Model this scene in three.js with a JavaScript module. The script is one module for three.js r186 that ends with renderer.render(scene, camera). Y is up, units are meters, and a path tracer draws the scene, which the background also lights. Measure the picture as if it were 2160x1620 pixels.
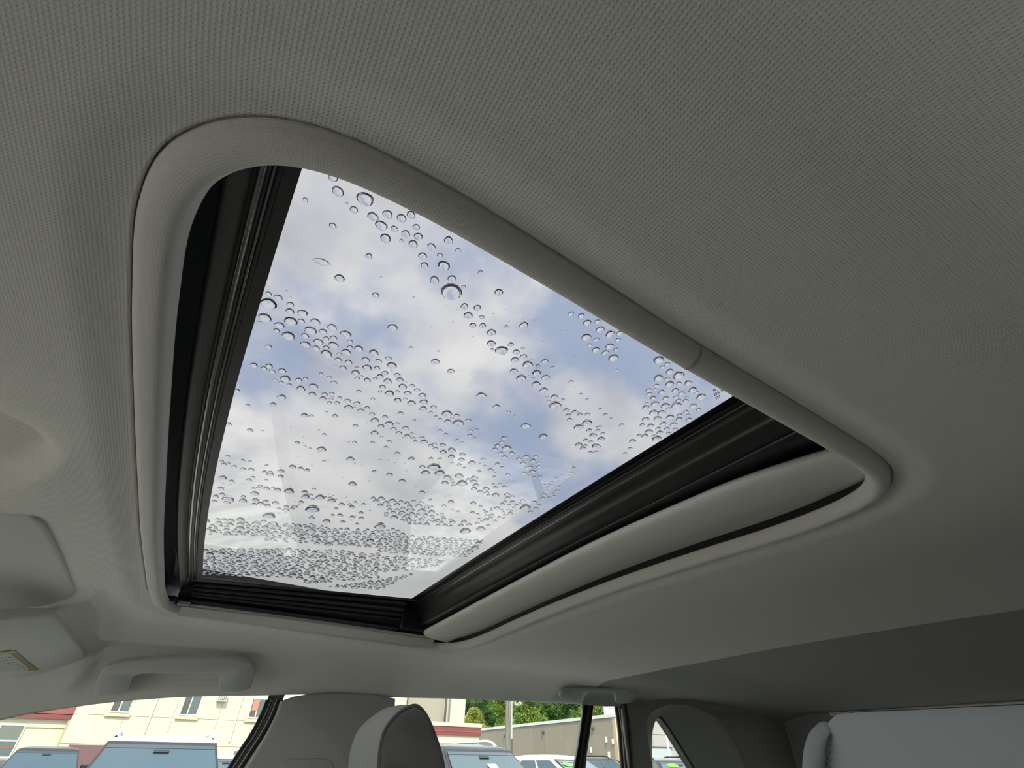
import * as THREE from 'three';
import { mergeGeometries, mergeVertices, toCreasedNormals } from 'three/addons/utils/BufferGeometryUtils.js';
import { RoundedBoxGeometry } from 'three/addons/geometries/RoundedBoxGeometry.js';
import { createNoise3D } from 'simplex-noise';

// ---------------------------------------------------------------- camera, sky, sun, exposure
const EYE = 1.35;                                                    // the phone is held 1.35 m above the ground, 0.21 m under the headliner
const scene = new THREE.Scene();
const camera = new THREE.PerspectiveCamera(2 * Math.atan(810 / 1006.65) * 180 / Math.PI, 2160 / 1620, 0.02, 400);
{
  const m = new THREE.Matrix4().makeBasis(                           // right, up and back of the camera
    new THREE.Vector3(0.858259, 0.005047, 0.513193), new THREE.Vector3(-0.324977, 0.779282, 0.535826), new THREE.Vector3(-0.397218, -0.626653, 0.670465));
  camera.quaternion.setFromRotationMatrix(m);
  camera.position.set(0, EYE, 0);
}
scene.add(camera);
const renderer = new THREE.WebGLRenderer({ antialias: true });
renderer.toneMapping = THREE.LinearToneMapping;
renderer.toneMappingExposure = 4.4;
renderer.shadowMap.enabled = true;
const SKY_LEVEL = 1.0;
const sun = new THREE.DirectionalLight(0xfff0d8, 2.2);
sun.position.set(-14, 40, 22); sun.target.position.set(0, 0, -12);
sun.castShadow = true; sun.shadow.radius = 9;
Object.assign(sun.shadow.camera, { left: -60, right: 60, top: 60, bottom: -60, near: 1, far: 160 });
scene.add(sun, sun.target);

// ---------------------------------------------------------------- helpers
let seed = 20240611;
const rnd = () => { seed = (seed + 0x6d2b79f5) | 0; let t = Math.imul(seed ^ (seed >>> 15), 1 | seed); t = (t + Math.imul(t ^ (t >>> 7), 61 | t)) ^ t; return ((t ^ (t >>> 14)) >>> 0) / 4294967296; };
const rr = (a, b) => a + (b - a) * rnd();
const noise = createNoise3D(rnd);
const clamp = (x, a = 0, b = 1) => Math.min(b, Math.max(a, x));
const lerp = (a, b, t) => a + (b - a) * t;
const smooth = (a, b, x) => { const t = clamp((x - a) / (b - a)); return t * t * (3 - 2 * t); };
const fbm = (x, y, z, n = 5) => { let s = 0, a = 0.5; for (let i = 0; i < n; i++, a *= 0.5, x *= 2.03, y *= 2.03, z *= 2.03) s += a * noise(x, y, z); return s; };
const curve1 = (pts) => (x) => {                                     // smooth function through (x, y) points
  let i = 0; while (i < pts.length - 2 && x > pts[i + 1][0]) i++;
  const [x0, y0] = pts[i], [x1, y1] = pts[i + 1], t = clamp((x - x0) / (x1 - x0));
  const s0 = i > 0 ? (y1 - pts[i - 1][1]) / (x1 - pts[i - 1][0]) : (y1 - y0) / (x1 - x0);
  const s1 = i < pts.length - 2 ? (pts[i + 2][1] - y0) / (pts[i + 2][0] - x0) : (y1 - y0) / (x1 - x0);
  const h = x1 - x0, t2 = t * t, t3 = t2 * t;
  return (2 * t3 - 3 * t2 + 1) * y0 + (t3 - 2 * t2 + t) * h * s0 + (-2 * t3 + 3 * t2) * y1 + (t3 - t2) * h * s1;
};
// The direction in which the camera's pixel (px, py) looks, and where that line meets a surface (heights are given from the eye).
const sight = (px, py) => new THREE.Vector3((px - 1080) / 1006.65, (810 - py) / 1006.65, -1).applyQuaternion(camera.quaternion);
const onZ = (px, py, z) => { const r = sight(px, py); return r.multiplyScalar(z / r.z); };
const onPlane = (px, py, n, p0) => { const r = sight(px, py); return r.multiplyScalar(n.dot(p0) / n.dot(r)); };
const onGlass = (px, py) => { const r = sight(px, py); return r.multiplyScalar(0.251925 / (r.y - 0.055 * r.x)); };

const used = {};
const numbered = (name) => { const n = used[name] = (used[name] ?? -1) + 1; return n ? name + '_' + String(n).padStart(3, '0') : name; };
function dress(o, label, category, group, kind) {
  if (label) o.userData.label = label;
  if (category) o.userData.category = category;
  if (group) o.userData.group = group;
  if (kind) o.userData.kind = kind;
  return o;
}
function thing(name, label, category, [x, y, z] = [0, 0, 0], group, turn = 0) {
  const o = new THREE.Group(); o.name = numbered(name); o.position.set(x, y, z); o.rotation.y = turn; scene.add(o);
  return dress(o, label, category, group);
}
function struct(name, label, at = [0, 0, 0]) { const o = thing(name, label, null, at); o.userData.kind = 'structure'; return o; }
function mesh(name, geometry, material, parent = scene) {
  const o = new THREE.Mesh(geometry, material); o.name = parent === scene ? numbered(name) : name;
  o.castShadow = o.receiveShadow = true; parent.add(o); return o;
}
// A part whose geometry was made in the car's coordinates (origin at the eye, as sight() gives them).
function part(name, geometry, material, parent) {
  const b = new THREE.Vector3(); for (let p = parent; p && p !== scene; p = p.parent) b.add(p.position);
  geometry.translate(-b.x, EYE - b.y, -b.z);
  return mesh(name, geometry, material, parent);
}
function copy(root, label, group) { const c = root.clone(); c.name = numbered(root.name.replace(/_\d+$/, '')); c.userData = { ...root.userData }; if (label) c.userData.label = label; if (group) c.userData.group = group; scene.add(c); return c; }

// Surface through a grid of points; uv in metres unless given.
function grid(rows, uvOf, closed = false) {
  const n = rows.length, m = rows[0].length, pos = [], uv = [], idx = [];
  let du = 0;
  for (let i = 0; i < n; i++) {
    let dv = 0;
    if (i) du += rows[i][0].distanceTo(rows[i - 1][0]);
    for (let j = 0; j < m; j++) {
      const p = rows[i][j]; pos.push(p.x, p.y, p.z);
      if (j) dv += p.distanceTo(rows[i][j - 1]);
      const t = uvOf ? uvOf(p, i, j) : [du, dv]; uv.push(t[0], t[1]);
    }
  }
  for (let i = 0; i < n - 1; i++) for (let j = 0; j < m - 1; j++) { const a = i * m + j, b = a + m; idx.push(a, b, b + 1, a, b + 1, a + 1); }
  const g = new THREE.BufferGeometry();
  g.setAttribute('position', new THREE.Float32BufferAttribute(pos, 3)); g.setAttribute('uv', new THREE.Float32BufferAttribute(uv, 2)); g.setIndex(idx);
  g.computeVertexNormals();
  const N = g.attributes.normal;
  const weld = (a, b) => { const x = N.getX(a) + N.getX(b), y = N.getY(a) + N.getY(b), z = N.getZ(a) + N.getZ(b), l = Math.hypot(x, y, z) || 1; N.setXYZ(a, x / l, y / l, z / l); N.setXYZ(b, x / l, y / l, z / l); };
  if (closed) for (let j = 0; j < m; j++) weld(j, (n - 1) * m + j);
  return g;
}
const flipped = (g) => { const a = g.index.array; for (let i = 0; i < a.length; i += 3) { const t = a[i]; a[i] = a[i + 1]; a[i + 1] = t; } const n = g.attributes.normal; for (let i = 0; i < n.array.length; i++) n.array[i] *= -1; return g; };
const V = (x, y, z) => new THREE.Vector3(x, y, z);
// A flat outline given as points on a plane, thickened along the plane's normal.
function slab(points, normal, depth, bevel = 0.003, holes = []) {
  const n = normal.clone().normalize(), o = points[0].clone(), u = points[1].clone().sub(o); u.addScaledVector(n, -u.dot(n)).normalize(); const v = n.clone().cross(u);
  const flat = (p) => { const d = p.clone().sub(o); return new THREE.Vector2(d.dot(u), d.dot(v)); };
  const s = new THREE.Shape(points.map(flat)); for (const h of holes) s.holes.push(new THREE.Path(h.map(flat)));
  const g = new THREE.ExtrudeGeometry(s, { depth: Math.max(1e-4, depth - 2 * bevel), bevelEnabled: bevel > 0, bevelThickness: bevel, bevelSize: bevel, bevelOffset: -bevel, bevelSegments: 4, curveSegments: 6 });
  g.translate(0, 0, bevel); g.applyMatrix4(new THREE.Matrix4().makeBasis(u, v, n).setPosition(o));
  return bevel > 0 ? toCreasedNormals(g, 0.6) : g;
}
const rounded = (pts, n = 6, closed = true) => new THREE.CatmullRomCurve3(pts, closed, 'centripetal').getPoints(pts.length * n);
const box = (x0, x1, y0, y1, z0, z1) => new THREE.BoxGeometry(x1 - x0, y1 - y0, z1 - z0).translate((x0 + x1) / 2, (y0 + y1) / 2, (z0 + z1) / 2);
const rbox = (x0, x1, y0, y1, z0, z1, r, s = 3) => new RoundedBoxGeometry(x1 - x0, y1 - y0, z1 - z0, s, r).translate((x0 + x1) / 2, (y0 + y1) / 2, (z0 + z1) / 2);
const tube = (pts, r, seg = 40, sides = 8) => new THREE.TubeGeometry(new THREE.CatmullRomCurve3(pts), seg, r, sides);
const plainMerge = (list) => mergeGeometries(list.map((g) => { const h = g.index ? g.toNonIndexed() : g.clone(); for (const k of Object.keys(h.attributes)) if (!['position', 'normal', 'uv'].includes(k)) h.deleteAttribute(k); return h; }));

// ---------------------------------------------------------------- sky: broken white cloud with pale blue gaps
{
  const W = 2048, H = 1024, data = new Float32Array(W * H * 4);
  const gap = (px, py, w, a) => [sight(px, py).normalize(), w, a];
  const gaps = [gap(700, 690, 0.13, 0.55), gap(590, 610, 0.09, 0.4), gap(860, 770, 0.12, 0.4), gap(640, 400, 0.14, 0.3), gap(1210, 690, 0.10, 0.55), gap(1310, 790, 0.09, 0.45), gap(1080, 900, 0.12, 0.45), gap(1450, 850, 0.12, 0.4), gap(1150, 960, 0.08, 0.3), gap(560, 800, 0.10, 0.3), gap(610, 880, 0.06, 0.3),
    gap(960, 660, 0.12, -0.5), gap(700, 520, 0.16, -0.35), gap(1130, 620, 0.07, -0.4), gap(1260, 880, 0.09, -0.6), gap(720, 960, 0.2, -0.6), gap(650, 1150, 0.3, -0.8), gap(1000, 1010, 0.08, -0.3)];
  const d = new THREE.Vector3();
  for (let r = 0; r < H; r++) for (let c = 0; c < W; c++) {
    const up = ((r + 0.5) / H - 0.5) * Math.PI, az = ((c + 0.5) / W - 0.5) * 2 * Math.PI, o = (r * W + c) * 4;
    d.set(Math.cos(az) * Math.cos(up), Math.sin(up), Math.sin(az) * Math.cos(up));
    const y = Math.max(d.y, 0.0), k = 1 / (y + 0.28), X = d.x * k, Z = d.z * k;
    let f = 0.10 + 0.95 * fbm(X * 1.5 + 3, 1.7, Z * 1.5, 6) + 0.22 * fbm(X * 6, 5, Z * 6, 4);
    for (const [g, w, a] of gaps) { const q = (1 - d.dot(g)) * 2 / (w * w); if (q < 12) f -= a * Math.exp(-q); }
    f = lerp(f, 0.6, 1 - smooth(0.0, 0.35, y));
    const cover = 0.20 + 0.80 * smooth(-0.42, 0.50, f + 0.26 * fbm(X * 7, 12, Z * 7, 4) + 0.14 * fbm(X * 17, 2, Z * 17, 4)), body = clamp(0.55 + 0.75 * fbm(X * 3 + 9, 8, Z * 3, 5));
    const low = 1 - smooth(0.05, 0.6, y);
    const blue = [0.41 + 0.16 * low, 0.535 + 0.13 * low, 0.79], white = [lerp(0.70, 1.14, body), lerp(0.72, 1.135, body), lerp(0.78, 1.10, body)];
    const grey = [0.90, 0.935, 0.86];
    for (let i = 0; i < 3; i++) data[o + i] = SKY_LEVEL * (d.y < 0 ? 0.3 : lerp(blue[i], lerp(white[i], grey[i], low * 0.8), cover));
    data[o + 3] = 1;
  }
  const t = new THREE.DataTexture(data, W, H, THREE.RGBAFormat, THREE.FloatType);
  t.mapping = THREE.EquirectangularReflectionMapping; t.magFilter = t.minFilter = THREE.LinearFilter; t.colorSpace = THREE.LinearSRGBColorSpace; t.needsUpdate = true;
  scene.background = t; scene.environment = t;
}

// ---------------------------------------------------------------- materials
function texture(w, h, f, srgb = false) {                            // f(u, v) -> [r, g, b] 0..1
  const a = new Uint8Array(w * h * 4);
  for (let y = 0; y < h; y++) for (let x = 0; x < w; x++) { const c = f((x + 0.5) / w, (y + 0.5) / h), o = (y * w + x) * 4; for (let i = 0; i < 3; i++) a[o + i] = clamp(c[i] ?? c[0]) * 255; a[o + 3] = 255; }
  const t = new THREE.DataTexture(a, w, h); t.wrapS = t.wrapT = THREE.RepeatWrapping; t.magFilter = t.minFilter = THREE.LinearFilter; if (srgb) t.colorSpace = THREE.SRGBColorSpace; t.needsUpdate = true; return t;
}
const tiled = (t, metres, metresV = metres) => { const c = t.clone(); c.repeat.set(1 / metres, 1 / metresV); c.needsUpdate = true; return c; };
// knitted headliner cloth: a grid of small stitches 1.9 mm apart with a dark hole beside each
const stitch = (u, v) => { const n = 16, x = u * n, y = v * n, i = Math.floor(x), j = Math.floor(y), fx = x - i - 0.5, fy = y - j - 0.5 + (i % 2) * 0.0; const hole = Math.exp(-(((fx - 0.22) / 0.2) ** 2 + ((fy + 0.2) / 0.17) ** 2)); const rib = 0.5 + 0.5 * Math.cos(fx * 2 * Math.PI); const row = 0.5 + 0.5 * Math.cos(fy * 2 * Math.PI); return 0.5 + 0.22 * rib * row + 0.14 * rib + 0.1 * row - 0.7 * hole; };
const knitBump = texture(512, 512, (u, v) => [stitch(u, v)]);
const speck = (u, v, k) => noise(Math.cos(u * 6.2832) * k, Math.sin(u * 6.2832) * k + Math.cos(v * 6.2832) * k, Math.sin(v * 6.2832) * k);
const knitColor = texture(512, 512, (u, v) => { const h = stitch(u, v), s = 0.86 + 0.14 * h + 0.035 * speck(u, v, 14); return [s]; });
const grain = texture(512, 512, (u, v) => [0.5 + 0.25 * speck(u, v, 9) + 0.25 * speck(u, v, 26)]);
const coarse = texture(512, 512, (u, v) => [0.5 + 0.3 * speck(u, v, 3) + 0.2 * speck(u, v, 8)]);
const S = (color, roughness = 0.8, more = {}) => new THREE.MeshStandardMaterial({ color, roughness, ...more });
const lin = (r, g, b) => new THREE.Color().setRGB(r, g, b);
const M = {
  knit: S(lin(0.74, 0.73, 0.68), 0.95, { map: tiled(knitColor, 0.0304), bumpMap: tiled(knitBump, 0.0304), bumpScale: 0.00028 }),
  knitRing: S(lin(0.68, 0.655, 0.615), 0.95, { map: tiled(knitColor, 0.022), bumpMap: tiled(knitBump, 0.022), bumpScale: 0.00014 }),
  knitRear: S(lin(0.36, 0.355, 0.345), 0.95, { map: tiled(knitColor, 0.0304), bumpMap: tiled(knitBump, 0.0304), bumpScale: 0.00028 }),  // darker copy of the knit; the rear headliner's shade is in this colour
  softTrim: S(lin(0.60, 0.60, 0.575), 0.7, { bumpMap: tiled(grain, 0.02), bumpScale: 0.0001 }),
  greyPlastic: S(lin(0.45, 0.46, 0.44), 0.55, { bumpMap: tiled(grain, 0.015), bumpScale: 0.00008 }),
  pillarTrim: S(lin(0.38, 0.38, 0.365), 0.65, { bumpMap: tiled(grain, 0.015), bumpScale: 0.0001 }),
  black: S(lin(0.012, 0.012, 0.013), 0.35),
  blackGloss: S(lin(0.006, 0.006, 0.007), 0.3),
  frit: S(lin(0.05, 0.046, 0.046), 0.45),
  darkFrame: S(lin(0.085, 0.08, 0.077), 0.42),
  rubber: S(lin(0.022, 0.022, 0.022), 0.36),
  alu: S(lin(0.62, 0.63, 0.60), 0.32, { metalness: 0.85 }),
  glossBead: new THREE.MeshPhysicalMaterial({ color: lin(0.02, 0.02, 0.021), roughness: 0.18, ior: 2.1, clearcoat: 1, clearcoatRoughness: 0.1 }), railGrey: S(lin(0.60, 0.61, 0.56), 0.4, { metalness: 0.15 }), channelGrey: S(lin(0.11, 0.12, 0.11), 0.4),
  aluDull: S(lin(0.40, 0.40, 0.38), 0.42, { metalness: 0.6 }),
  leatherDark: S(lin(0.072, 0.077, 0.081), 0.5, { bumpMap: tiled(grain, 0.012), bumpScale: 0.0003 }),
  leatherGrey: S(lin(0.26, 0.275, 0.27), 0.55, { bumpMap: tiled(grain, 0.012), bumpScale: 0.0003 }),
  leatherPale: S(lin(0.46, 0.50, 0.52), 0.55, { bumpMap: tiled(grain, 0.012), bumpScale: 0.0002 }),
  cabin: S(lin(0.25, 0.247, 0.235), 0.8), dash: S(lin(0.36, 0.355, 0.335), 0.8), carpet: S(lin(0.14, 0.14, 0.135), 0.95), seat: S(lin(0.34, 0.34, 0.33), 0.6),  // dash, doors and seats out of view, paled to bounce light upward
  roofPaint: S(lin(0.05, 0.06, 0.07), 0.3), bounceHoodPaint: S(lin(0.72, 0.73, 0.73), 0.4),  // hood white chosen to bounce light in through the windscreen
  sunroofGlass: new THREE.MeshPhysicalMaterial({ color: lin(0.162, 0.162, 0.1655), roughness: 0, transmission: 1, thickness: 0, ior: 1.5 }),
  clearGlass: new THREE.MeshPhysicalMaterial({ color: lin(0.84, 0.87, 0.84), roughness: 0, transmission: 1, thickness: 0, ior: 1.5, specularIntensity: 0.5 }),
  privacyGlass: new THREE.MeshPhysicalMaterial({ color: lin(0.42, 0.44, 0.43), roughness: 0, transmission: 1, thickness: 0, ior: 1.5, specularIntensity: 0.5 }),
  dimmingTint: new THREE.MeshPhysicalMaterial({ color: lin(0.10, 0.105, 0.10), roughness: 0, transmission: 1, thickness: 0, ior: 1.5, specularIntensity: 0.5 }),  // for the unseen driver-side windows, keeps light from that side low
  water: new THREE.MeshPhysicalMaterial({ color: 0xffffff, roughness: 0, transmission: 1, thickness: 0.003, ior: 1.33 }),
};

// ================================================================ the car: headliner and body (structure)
const ringY = (x) => 0.21 - 0.02 * x;                                // plane of the sunroof opening
const loopKnots = [[-0.096, -0.60], [-0.097, -0.40], [-0.096, -0.27], [-0.092, -0.203], [-0.082, -0.168], [-0.064, -0.144], [-0.042, -0.129], [-0.015, -0.121], [0.03, -0.1185], [0.10, -0.122], [0.20, -0.1295], [0.30, -0.135], [0.39, -0.140], [0.44, -0.144], [0.475, -0.152], [0.501, -0.168], [0.516, -0.192], [0.524, -0.23],
  [0.524, -0.29], [0.513, -0.38], [0.503, -0.49], [0.499, -0.65], [0.504, -0.80], [0.512, -0.93], [0.511, -1.005], [0.497, -1.06], [0.468, -1.088], [0.42, -1.098], [0.31, -1.10], [0.16, -1.097], [0.06, -1.096], [-0.015, -1.094], [-0.05, -1.086], [-0.073, -1.058], [-0.085, -0.99], [-0.091, -0.85], [-0.095, -0.70]];
const LOOP_N = 480;
const loop = new THREE.CatmullRomCurve3(loopKnots.map(([x, z]) => V(x, 0, z)), true, 'centripetal').getSpacedPoints(LOOP_N);   // first = last
const loopIn = loop.map((p, i) => { const a = loop[(i + LOOP_N - 2) % LOOP_N], b = loop[(i + 2) % LOOP_N], t = b.clone().sub(a).normalize(); const n = V(-t.z, 0, t.x); const c = V(0.21, 0, -0.61).sub(p); return n.dot(c) < 0 ? n.negate() : n; });
const wide = loopIn.map((n) => 1 + 0.28 * Math.max(0, n.x) ** 2 + 0.15 * Math.max(0, -n.x));  // the ring is broader along its front edge
const loopAt = (i, u, v) => { const q = u > 0 ? u * wide[i] : u; return V(loop[i].x + loopIn[i].x * q, ringY(loop[i].x) + 0.0015 + v, loop[i].z + loopIn[i].z * q); };
const sweepLoop = (profile, from = 0, to = LOOP_N) => { const rows = []; for (let i = from; i <= to; i++) rows.push(profile.map(([u, v]) => loopAt(i % LOOP_N, u, v))); return grid(rows, null, from === 0 && to === LOOP_N); };

// height (from the eye) of the top edge of the far side windows along the car
const windowTop = curve1([[-0.8, -0.2], [-0.6, -0.10], [-0.4, 0.0], [-0.229, 0.062], [-0.164, 0.078], [-0.084, 0.093], [0.029, 0.107], [0.168, 0.117], [0.30, 0.126], [0.46, 0.129], [0.637, 0.135], [0.93, 0.141], [1.136, 0.143], [1.25, 0.160], [1.40, 0.176], [1.6, 0.168], [1.9, 0.13]]);
const ZF = -1.30, ZN = 0.13;                                         // inner faces of the far and near sides
const near1 = (x, z, cx, cz, rx, rz) => Math.hypot((x - cx) / rx, (z - cz) / rz);
const ridgeLine = [[-0.36, -1.245], [-0.30, -1.225], [-0.245, -1.165], [-0.21, -1.09], [-0.175, -1.04], [-0.15, -0.985]];
const ridgeZ = curve1(ridgeLine);
const toRidge = (x, z) => { let b = 9; for (let i = 0; i < ridgeLine.length - 1; i++) { const [ax, az] = ridgeLine[i], [bx, bz] = ridgeLine[i + 1], t = clamp(((x - ax) * (bx - ax) + (z - az) * (bz - az)) / ((bx - ax) ** 2 + (bz - az) ** 2)); b = Math.min(b, Math.hypot(x - lerp(ax, bx, t), z - lerp(az, bz, t)) + t * 0); } return b; };
const inHandle = (x, z, x0, x1, z0, z1) => smooth(x0 - 0.006, x0 + 0.006, x) * (1 - smooth(x1 - 0.006, x1 + 0.006, x)) * smooth(z0 - 0.004, z0 + 0.004, z) * (1 - smooth(z1 - 0.004, z1 + 0.004, z));
function headliner(x, z, d, flat = false) {                                        // d = distance outside the sunroof ring
  let y = ringY(x) + 0.004 - 0.0068 * smooth(-0.004, 0.030, d) - 0.0045 * smooth(0.0, 0.12, d) + 0.0020 * smooth(0.08, 0.22, d);
  if (x < -0.22) y -= 0.55 * (-0.22 - x) ** 2;                       // falls towards the windscreen
  const dish = near1(x, z, -0.33, -0.40, 0.200, 0.285), far = smooth(-0.44, -0.53, z);   // hollow pressed into the middle: shallow at first, its far wall steep
  y += lerp(0.007, 0.022, smooth(-0.34, -0.54, z)) * (1 - smooth(lerp(0.45, 0.88, far), lerp(1.10, 1.0, far), dish));
  y -= 0.008 * Math.exp(-((toRidge(x, z) / 0.011) ** 2)) * (1 - smooth(-0.18, -0.13, x));
  y += 0.016 * (1 - smooth(0, 0.012, x - lerp(-0.186, -0.154, clamp((-1.0 - z) / 0.25)))) * smooth(0.0, 0.022, ridgeZ(x) - 0.012 - z) * smooth(-1.285, -1.25, z);   // recess the sun visor folds into
  if (flat) return y;
  const tf = clamp((-1.15 - z) / (-1.15 - ZF)), tn = clamp((z + 0.02) / (ZN + 0.02));
  y = lerp(y, windowTop(x), tf ** 2); y = lerp(y, windowTop(x) - 0.01, tn ** 2.4);
  y += 0.020 * inHandle(x, z, -0.150, 0.126, -1.286, -1.226) + 0.006 * inHandle(x, z, 0.90, 1.17, -1.286, -1.238);
  return y;
}
const FRONT = -0.62, creaseX = (z) => 0.985 + 0.075 * ((z + 0.72) / 0.62) ** 2 * (z > -0.72 ? 1 : 0.35);
{
  const K = 150, rows = [];
  for (let i = 0; i <= LOOP_N; i++) {
    const p = loopAt(i % LOOP_N, -0.0025, 0), c = V(0.21, 0, -0.61), dx = p.x - c.x, dz = p.z - c.z;
    let t = 1e9;                                                     // where the line from the centre leaves the roof
    if (dx < 0) t = Math.min(t, (FRONT - c.x) / dx); if (dz < 0) t = Math.min(t, (ZF - c.z) / dz); if (dz > 0) t = Math.min(t, (ZN - c.z) / dz);
    if (dx > 0) { let s = (1.0 - c.x) / dx; for (let k = 0; k < 6; k++) s = (creaseX(clamp(c.z + dz * s, ZF, ZN)) - c.x) / dx; t = Math.min(t, s); }
    const q = V(c.x + dx * t, 0, c.z + dz * t), row = [V(p.x, ringY(p.x) + 0.014, p.z)], L = Math.hypot(q.x - p.x, q.z - p.z);
    for (let k = 0; k <= K; k++) { const s = k / K, w = lerp(s, s * s, clamp(L / 0.6 - 0.2) * 0.6), x = lerp(p.x, q.x, w), z = lerp(p.z, q.z, w), d = L * w * Math.abs(loopIn[i % LOOP_N].x * dx + loopIn[i % LOOP_N].z * dz) / Math.hypot(dx, dz); row.push(V(x, headliner(x, z, d), z)); }
    const e = row[row.length - 1];                                   // the edge is turned back
    row.push(V(e.x, e.y + 0.012, e.z - (Math.abs(e.z - ZF) < 1e-3 ? 0.012 : 0)));
    rows.push(row);
  }
  const c = struct('ceiling', 'grey knitted headliner pressed up around the sunroof opening');
  part('headliner', grid(rows, (p) => [p.x, p.z], true), M.knit, c);
  // behind the crease the headliner steps up and runs down to the tailgate
  const back = [];
  for (let i = 0; i <= 90; i++) {
    const z = lerp(ZN, ZF, i / 90), row = [], x0 = creaseX(z), w = smooth(-1.14, -0.96, z);
    for (let k = 0; k <= 70; k++) {
      const s = (k / 70) ** 1.7 * 0.93, x = x0 + s, y0 = headliner(x0, z, 0.4, true), tn = clamp((z + 0.02) / (ZN + 0.02));
      let y = lerp(y0 + 0.001, 0.1435 + 0.0065 * smooth(-0.5, -1.12, z), smooth(0, 0.93, s) * 0.35 + 0.65 * s / 0.93);
      y += 0.034 * w * (1 - (1 - clamp(s / 0.05)) ** 2) * (1 - s / 0.93) ** 1.2;
      const tf = clamp((-1.15 - z) / (-1.15 - ZF)); y = lerp(y, windowTop(x), tf ** 2); y = lerp(y, windowTop(x) - 0.01, tn ** 2.4);
      y += 0.006 * inHandle(x, z, 0.90, 1.17, -1.286, -1.238);
      row.push(V(x, y, z));
    }
    back.push(row);
  }
  const r = struct('ceiling_rear', 'rear part of the headliner behind the step, with shade put into its darker cloth');
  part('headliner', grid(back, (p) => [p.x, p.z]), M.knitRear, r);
}
// painted roof skin with the sunroof aperture, above the headliner
{
  const s = new THREE.Shape([[-0.75, -1.42], [2.05, -1.42], [2.05, 0.26], [-0.75, 0.26]].map(([x, z]) => new THREE.Vector2(x, z)));
  s.holes.push(new THREE.Path(loop.slice(0, LOOP_N).filter((p, i) => i % 4 === 0).map((p) => new THREE.Vector2(clamp(p.x, -0.07, 0.388), p.z))));
  const g = new THREE.ExtrudeGeometry(s, { depth: 0.01, bevelEnabled: false }); g.rotateX(Math.PI / 2); g.translate(0, 0.262, 0);
  const roof = struct('roof', 'dark painted roof panel of the car around the sunroof'); part('roof_skin', g, M.roofPaint, roof);
  const side = (z) => { const rows = []; for (let i = 0; i <= 60; i++) { const x = lerp(-0.75, 2.05, i / 60), y = windowTop(x); rows.push([V(x, y + 0.004, z < 0 ? ZF - 0.006 : ZN), V(x, y + 0.0145, z), V(x, y + 0.05, z), V(x, 0.262, z * 0.98 + (z < 0 ? 0.03 : -0.03))]); } return grid(rows); };
  part('roof_rail', side(-1.40), M.black, roof); part('roof_rail', side(0.24), M.black, roof);
  part('windscreen_header', box(-0.80, -0.60, 0.06, 0.262, -1.40, 0.24), M.roofPaint, roof);
  part('tailgate_header', box(1.93, 2.05, 0.15, 0.262, -1.40, 0.24), M.roofPaint, roof);
}
// lower body, floor, dashboard, tailgate: outside the picture, they close the cabin
{
  const f = struct('floor', 'dark carpeted floor of the car'); part('carpet', box(-1.6, 2.05, -1.12, -1.05, -1.40, 0.24), M.carpet, f);
  const r = struct('wall_right', 'passenger side of the car body with door panels'); part('door_panel', box(-1.5, 2.05, -1.05, -0.34, -1.42, -1.33), M.cabin, r);
  const l = struct('wall_left', 'driver side of the car body with door panels'); part('door_panel', box(-1.5, 2.05, -1.05, -0.34, 0.17, 0.26), M.cabin, l);
  part('centre_pillar', box(0.24, 0.48, -0.34, 0.13, 0.14, 0.24), M.pillarTrim, l); part('rear_quarter', box(1.15, 2.05, -0.34, 0.17, 0.14, 0.24), M.pillarTrim, l);
  part('unseen_driver_glass', box(-0.62, 0.24, -0.34, 0.10, 0.195, 0.199), M.dimmingTint, l); part('unseen_rear_glass', box(0.48, 1.15, -0.34, 0.14, 0.195, 0.199), M.dimmingTint, l);  // windows out of view, tinted deep to dim the near side
  const w = struct('window_1', 'sloping windscreen of the car'); 
  const g = grid([[V(-0.62, 0.16, 0.18), V(-0.62, 0.16, -1.38)], [V(-1.45, -0.36, 0.22), V(-1.45, -0.36, -1.40)]]); part('pane', g, M.clearGlass, w);
  const pil = (z) => { const a = V(-0.60, 0.12, z), b = V(-1.5, -0.36, z + (z < -0.6 ? -0.03 : 0.03)); return tube([a, a.clone().lerp(b, 0.5), b], 0.05, 12, 10); };
  part('front_pillar', pil(-1.36), M.pillarTrim, w); part('front_pillar', pil(0.20), M.pillarTrim, w);
  const d = thing('dashboard', 'unseen pale dashboard and hood below the windscreen, bouncing light onto the headliner', 'dashboard', [-1.2, 0.3, -0.6]); part('top', rbox(-1.6, -0.85, -0.75, -0.38, -1.38, 0.2, 0.06), M.dash, d); part('hood', rbox(-2.75, -1.55, -0.52, -0.40, -1.45, 0.28, 0.05), M.bounceHoodPaint, d); part('bulkhead', box(-1.6, -1.45, -1.05, -0.36, -1.40, 0.24), M.cabin, d);  // hood and dash out of view, paled to light the front headliner
  const b = struct('wall_back', 'tailgate of the car behind the driver headrest'); part('tailgate_panel', box(1.98, 2.05, -1.05, -0.30, -1.42, 0.26), M.cabin, b);
  part('window_surround', slab([V(1.925, 0.1425, 0.16), V(1.925, 0.1430, -0.6), V(1.925, 0.150, -1.12), V(1.925, 0.139, -1.12), V(1.925, 0.1335, -0.6), V(1.925, 0.133, 0.16)], V(-1, 0, 0), 0.02, 0.004), S(lin(0.85, 0.77, 0.64), 0.6), b);  // pale colour stands in for rear-window light on this edge
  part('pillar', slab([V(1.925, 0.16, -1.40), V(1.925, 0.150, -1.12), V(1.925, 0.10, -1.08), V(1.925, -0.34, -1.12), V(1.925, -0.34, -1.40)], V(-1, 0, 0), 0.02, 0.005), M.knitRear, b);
  part('pane', box(1.985, 1.99, -0.30, 0.15, -1.36, 0.2), M.privacyGlass, b);
}

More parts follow.
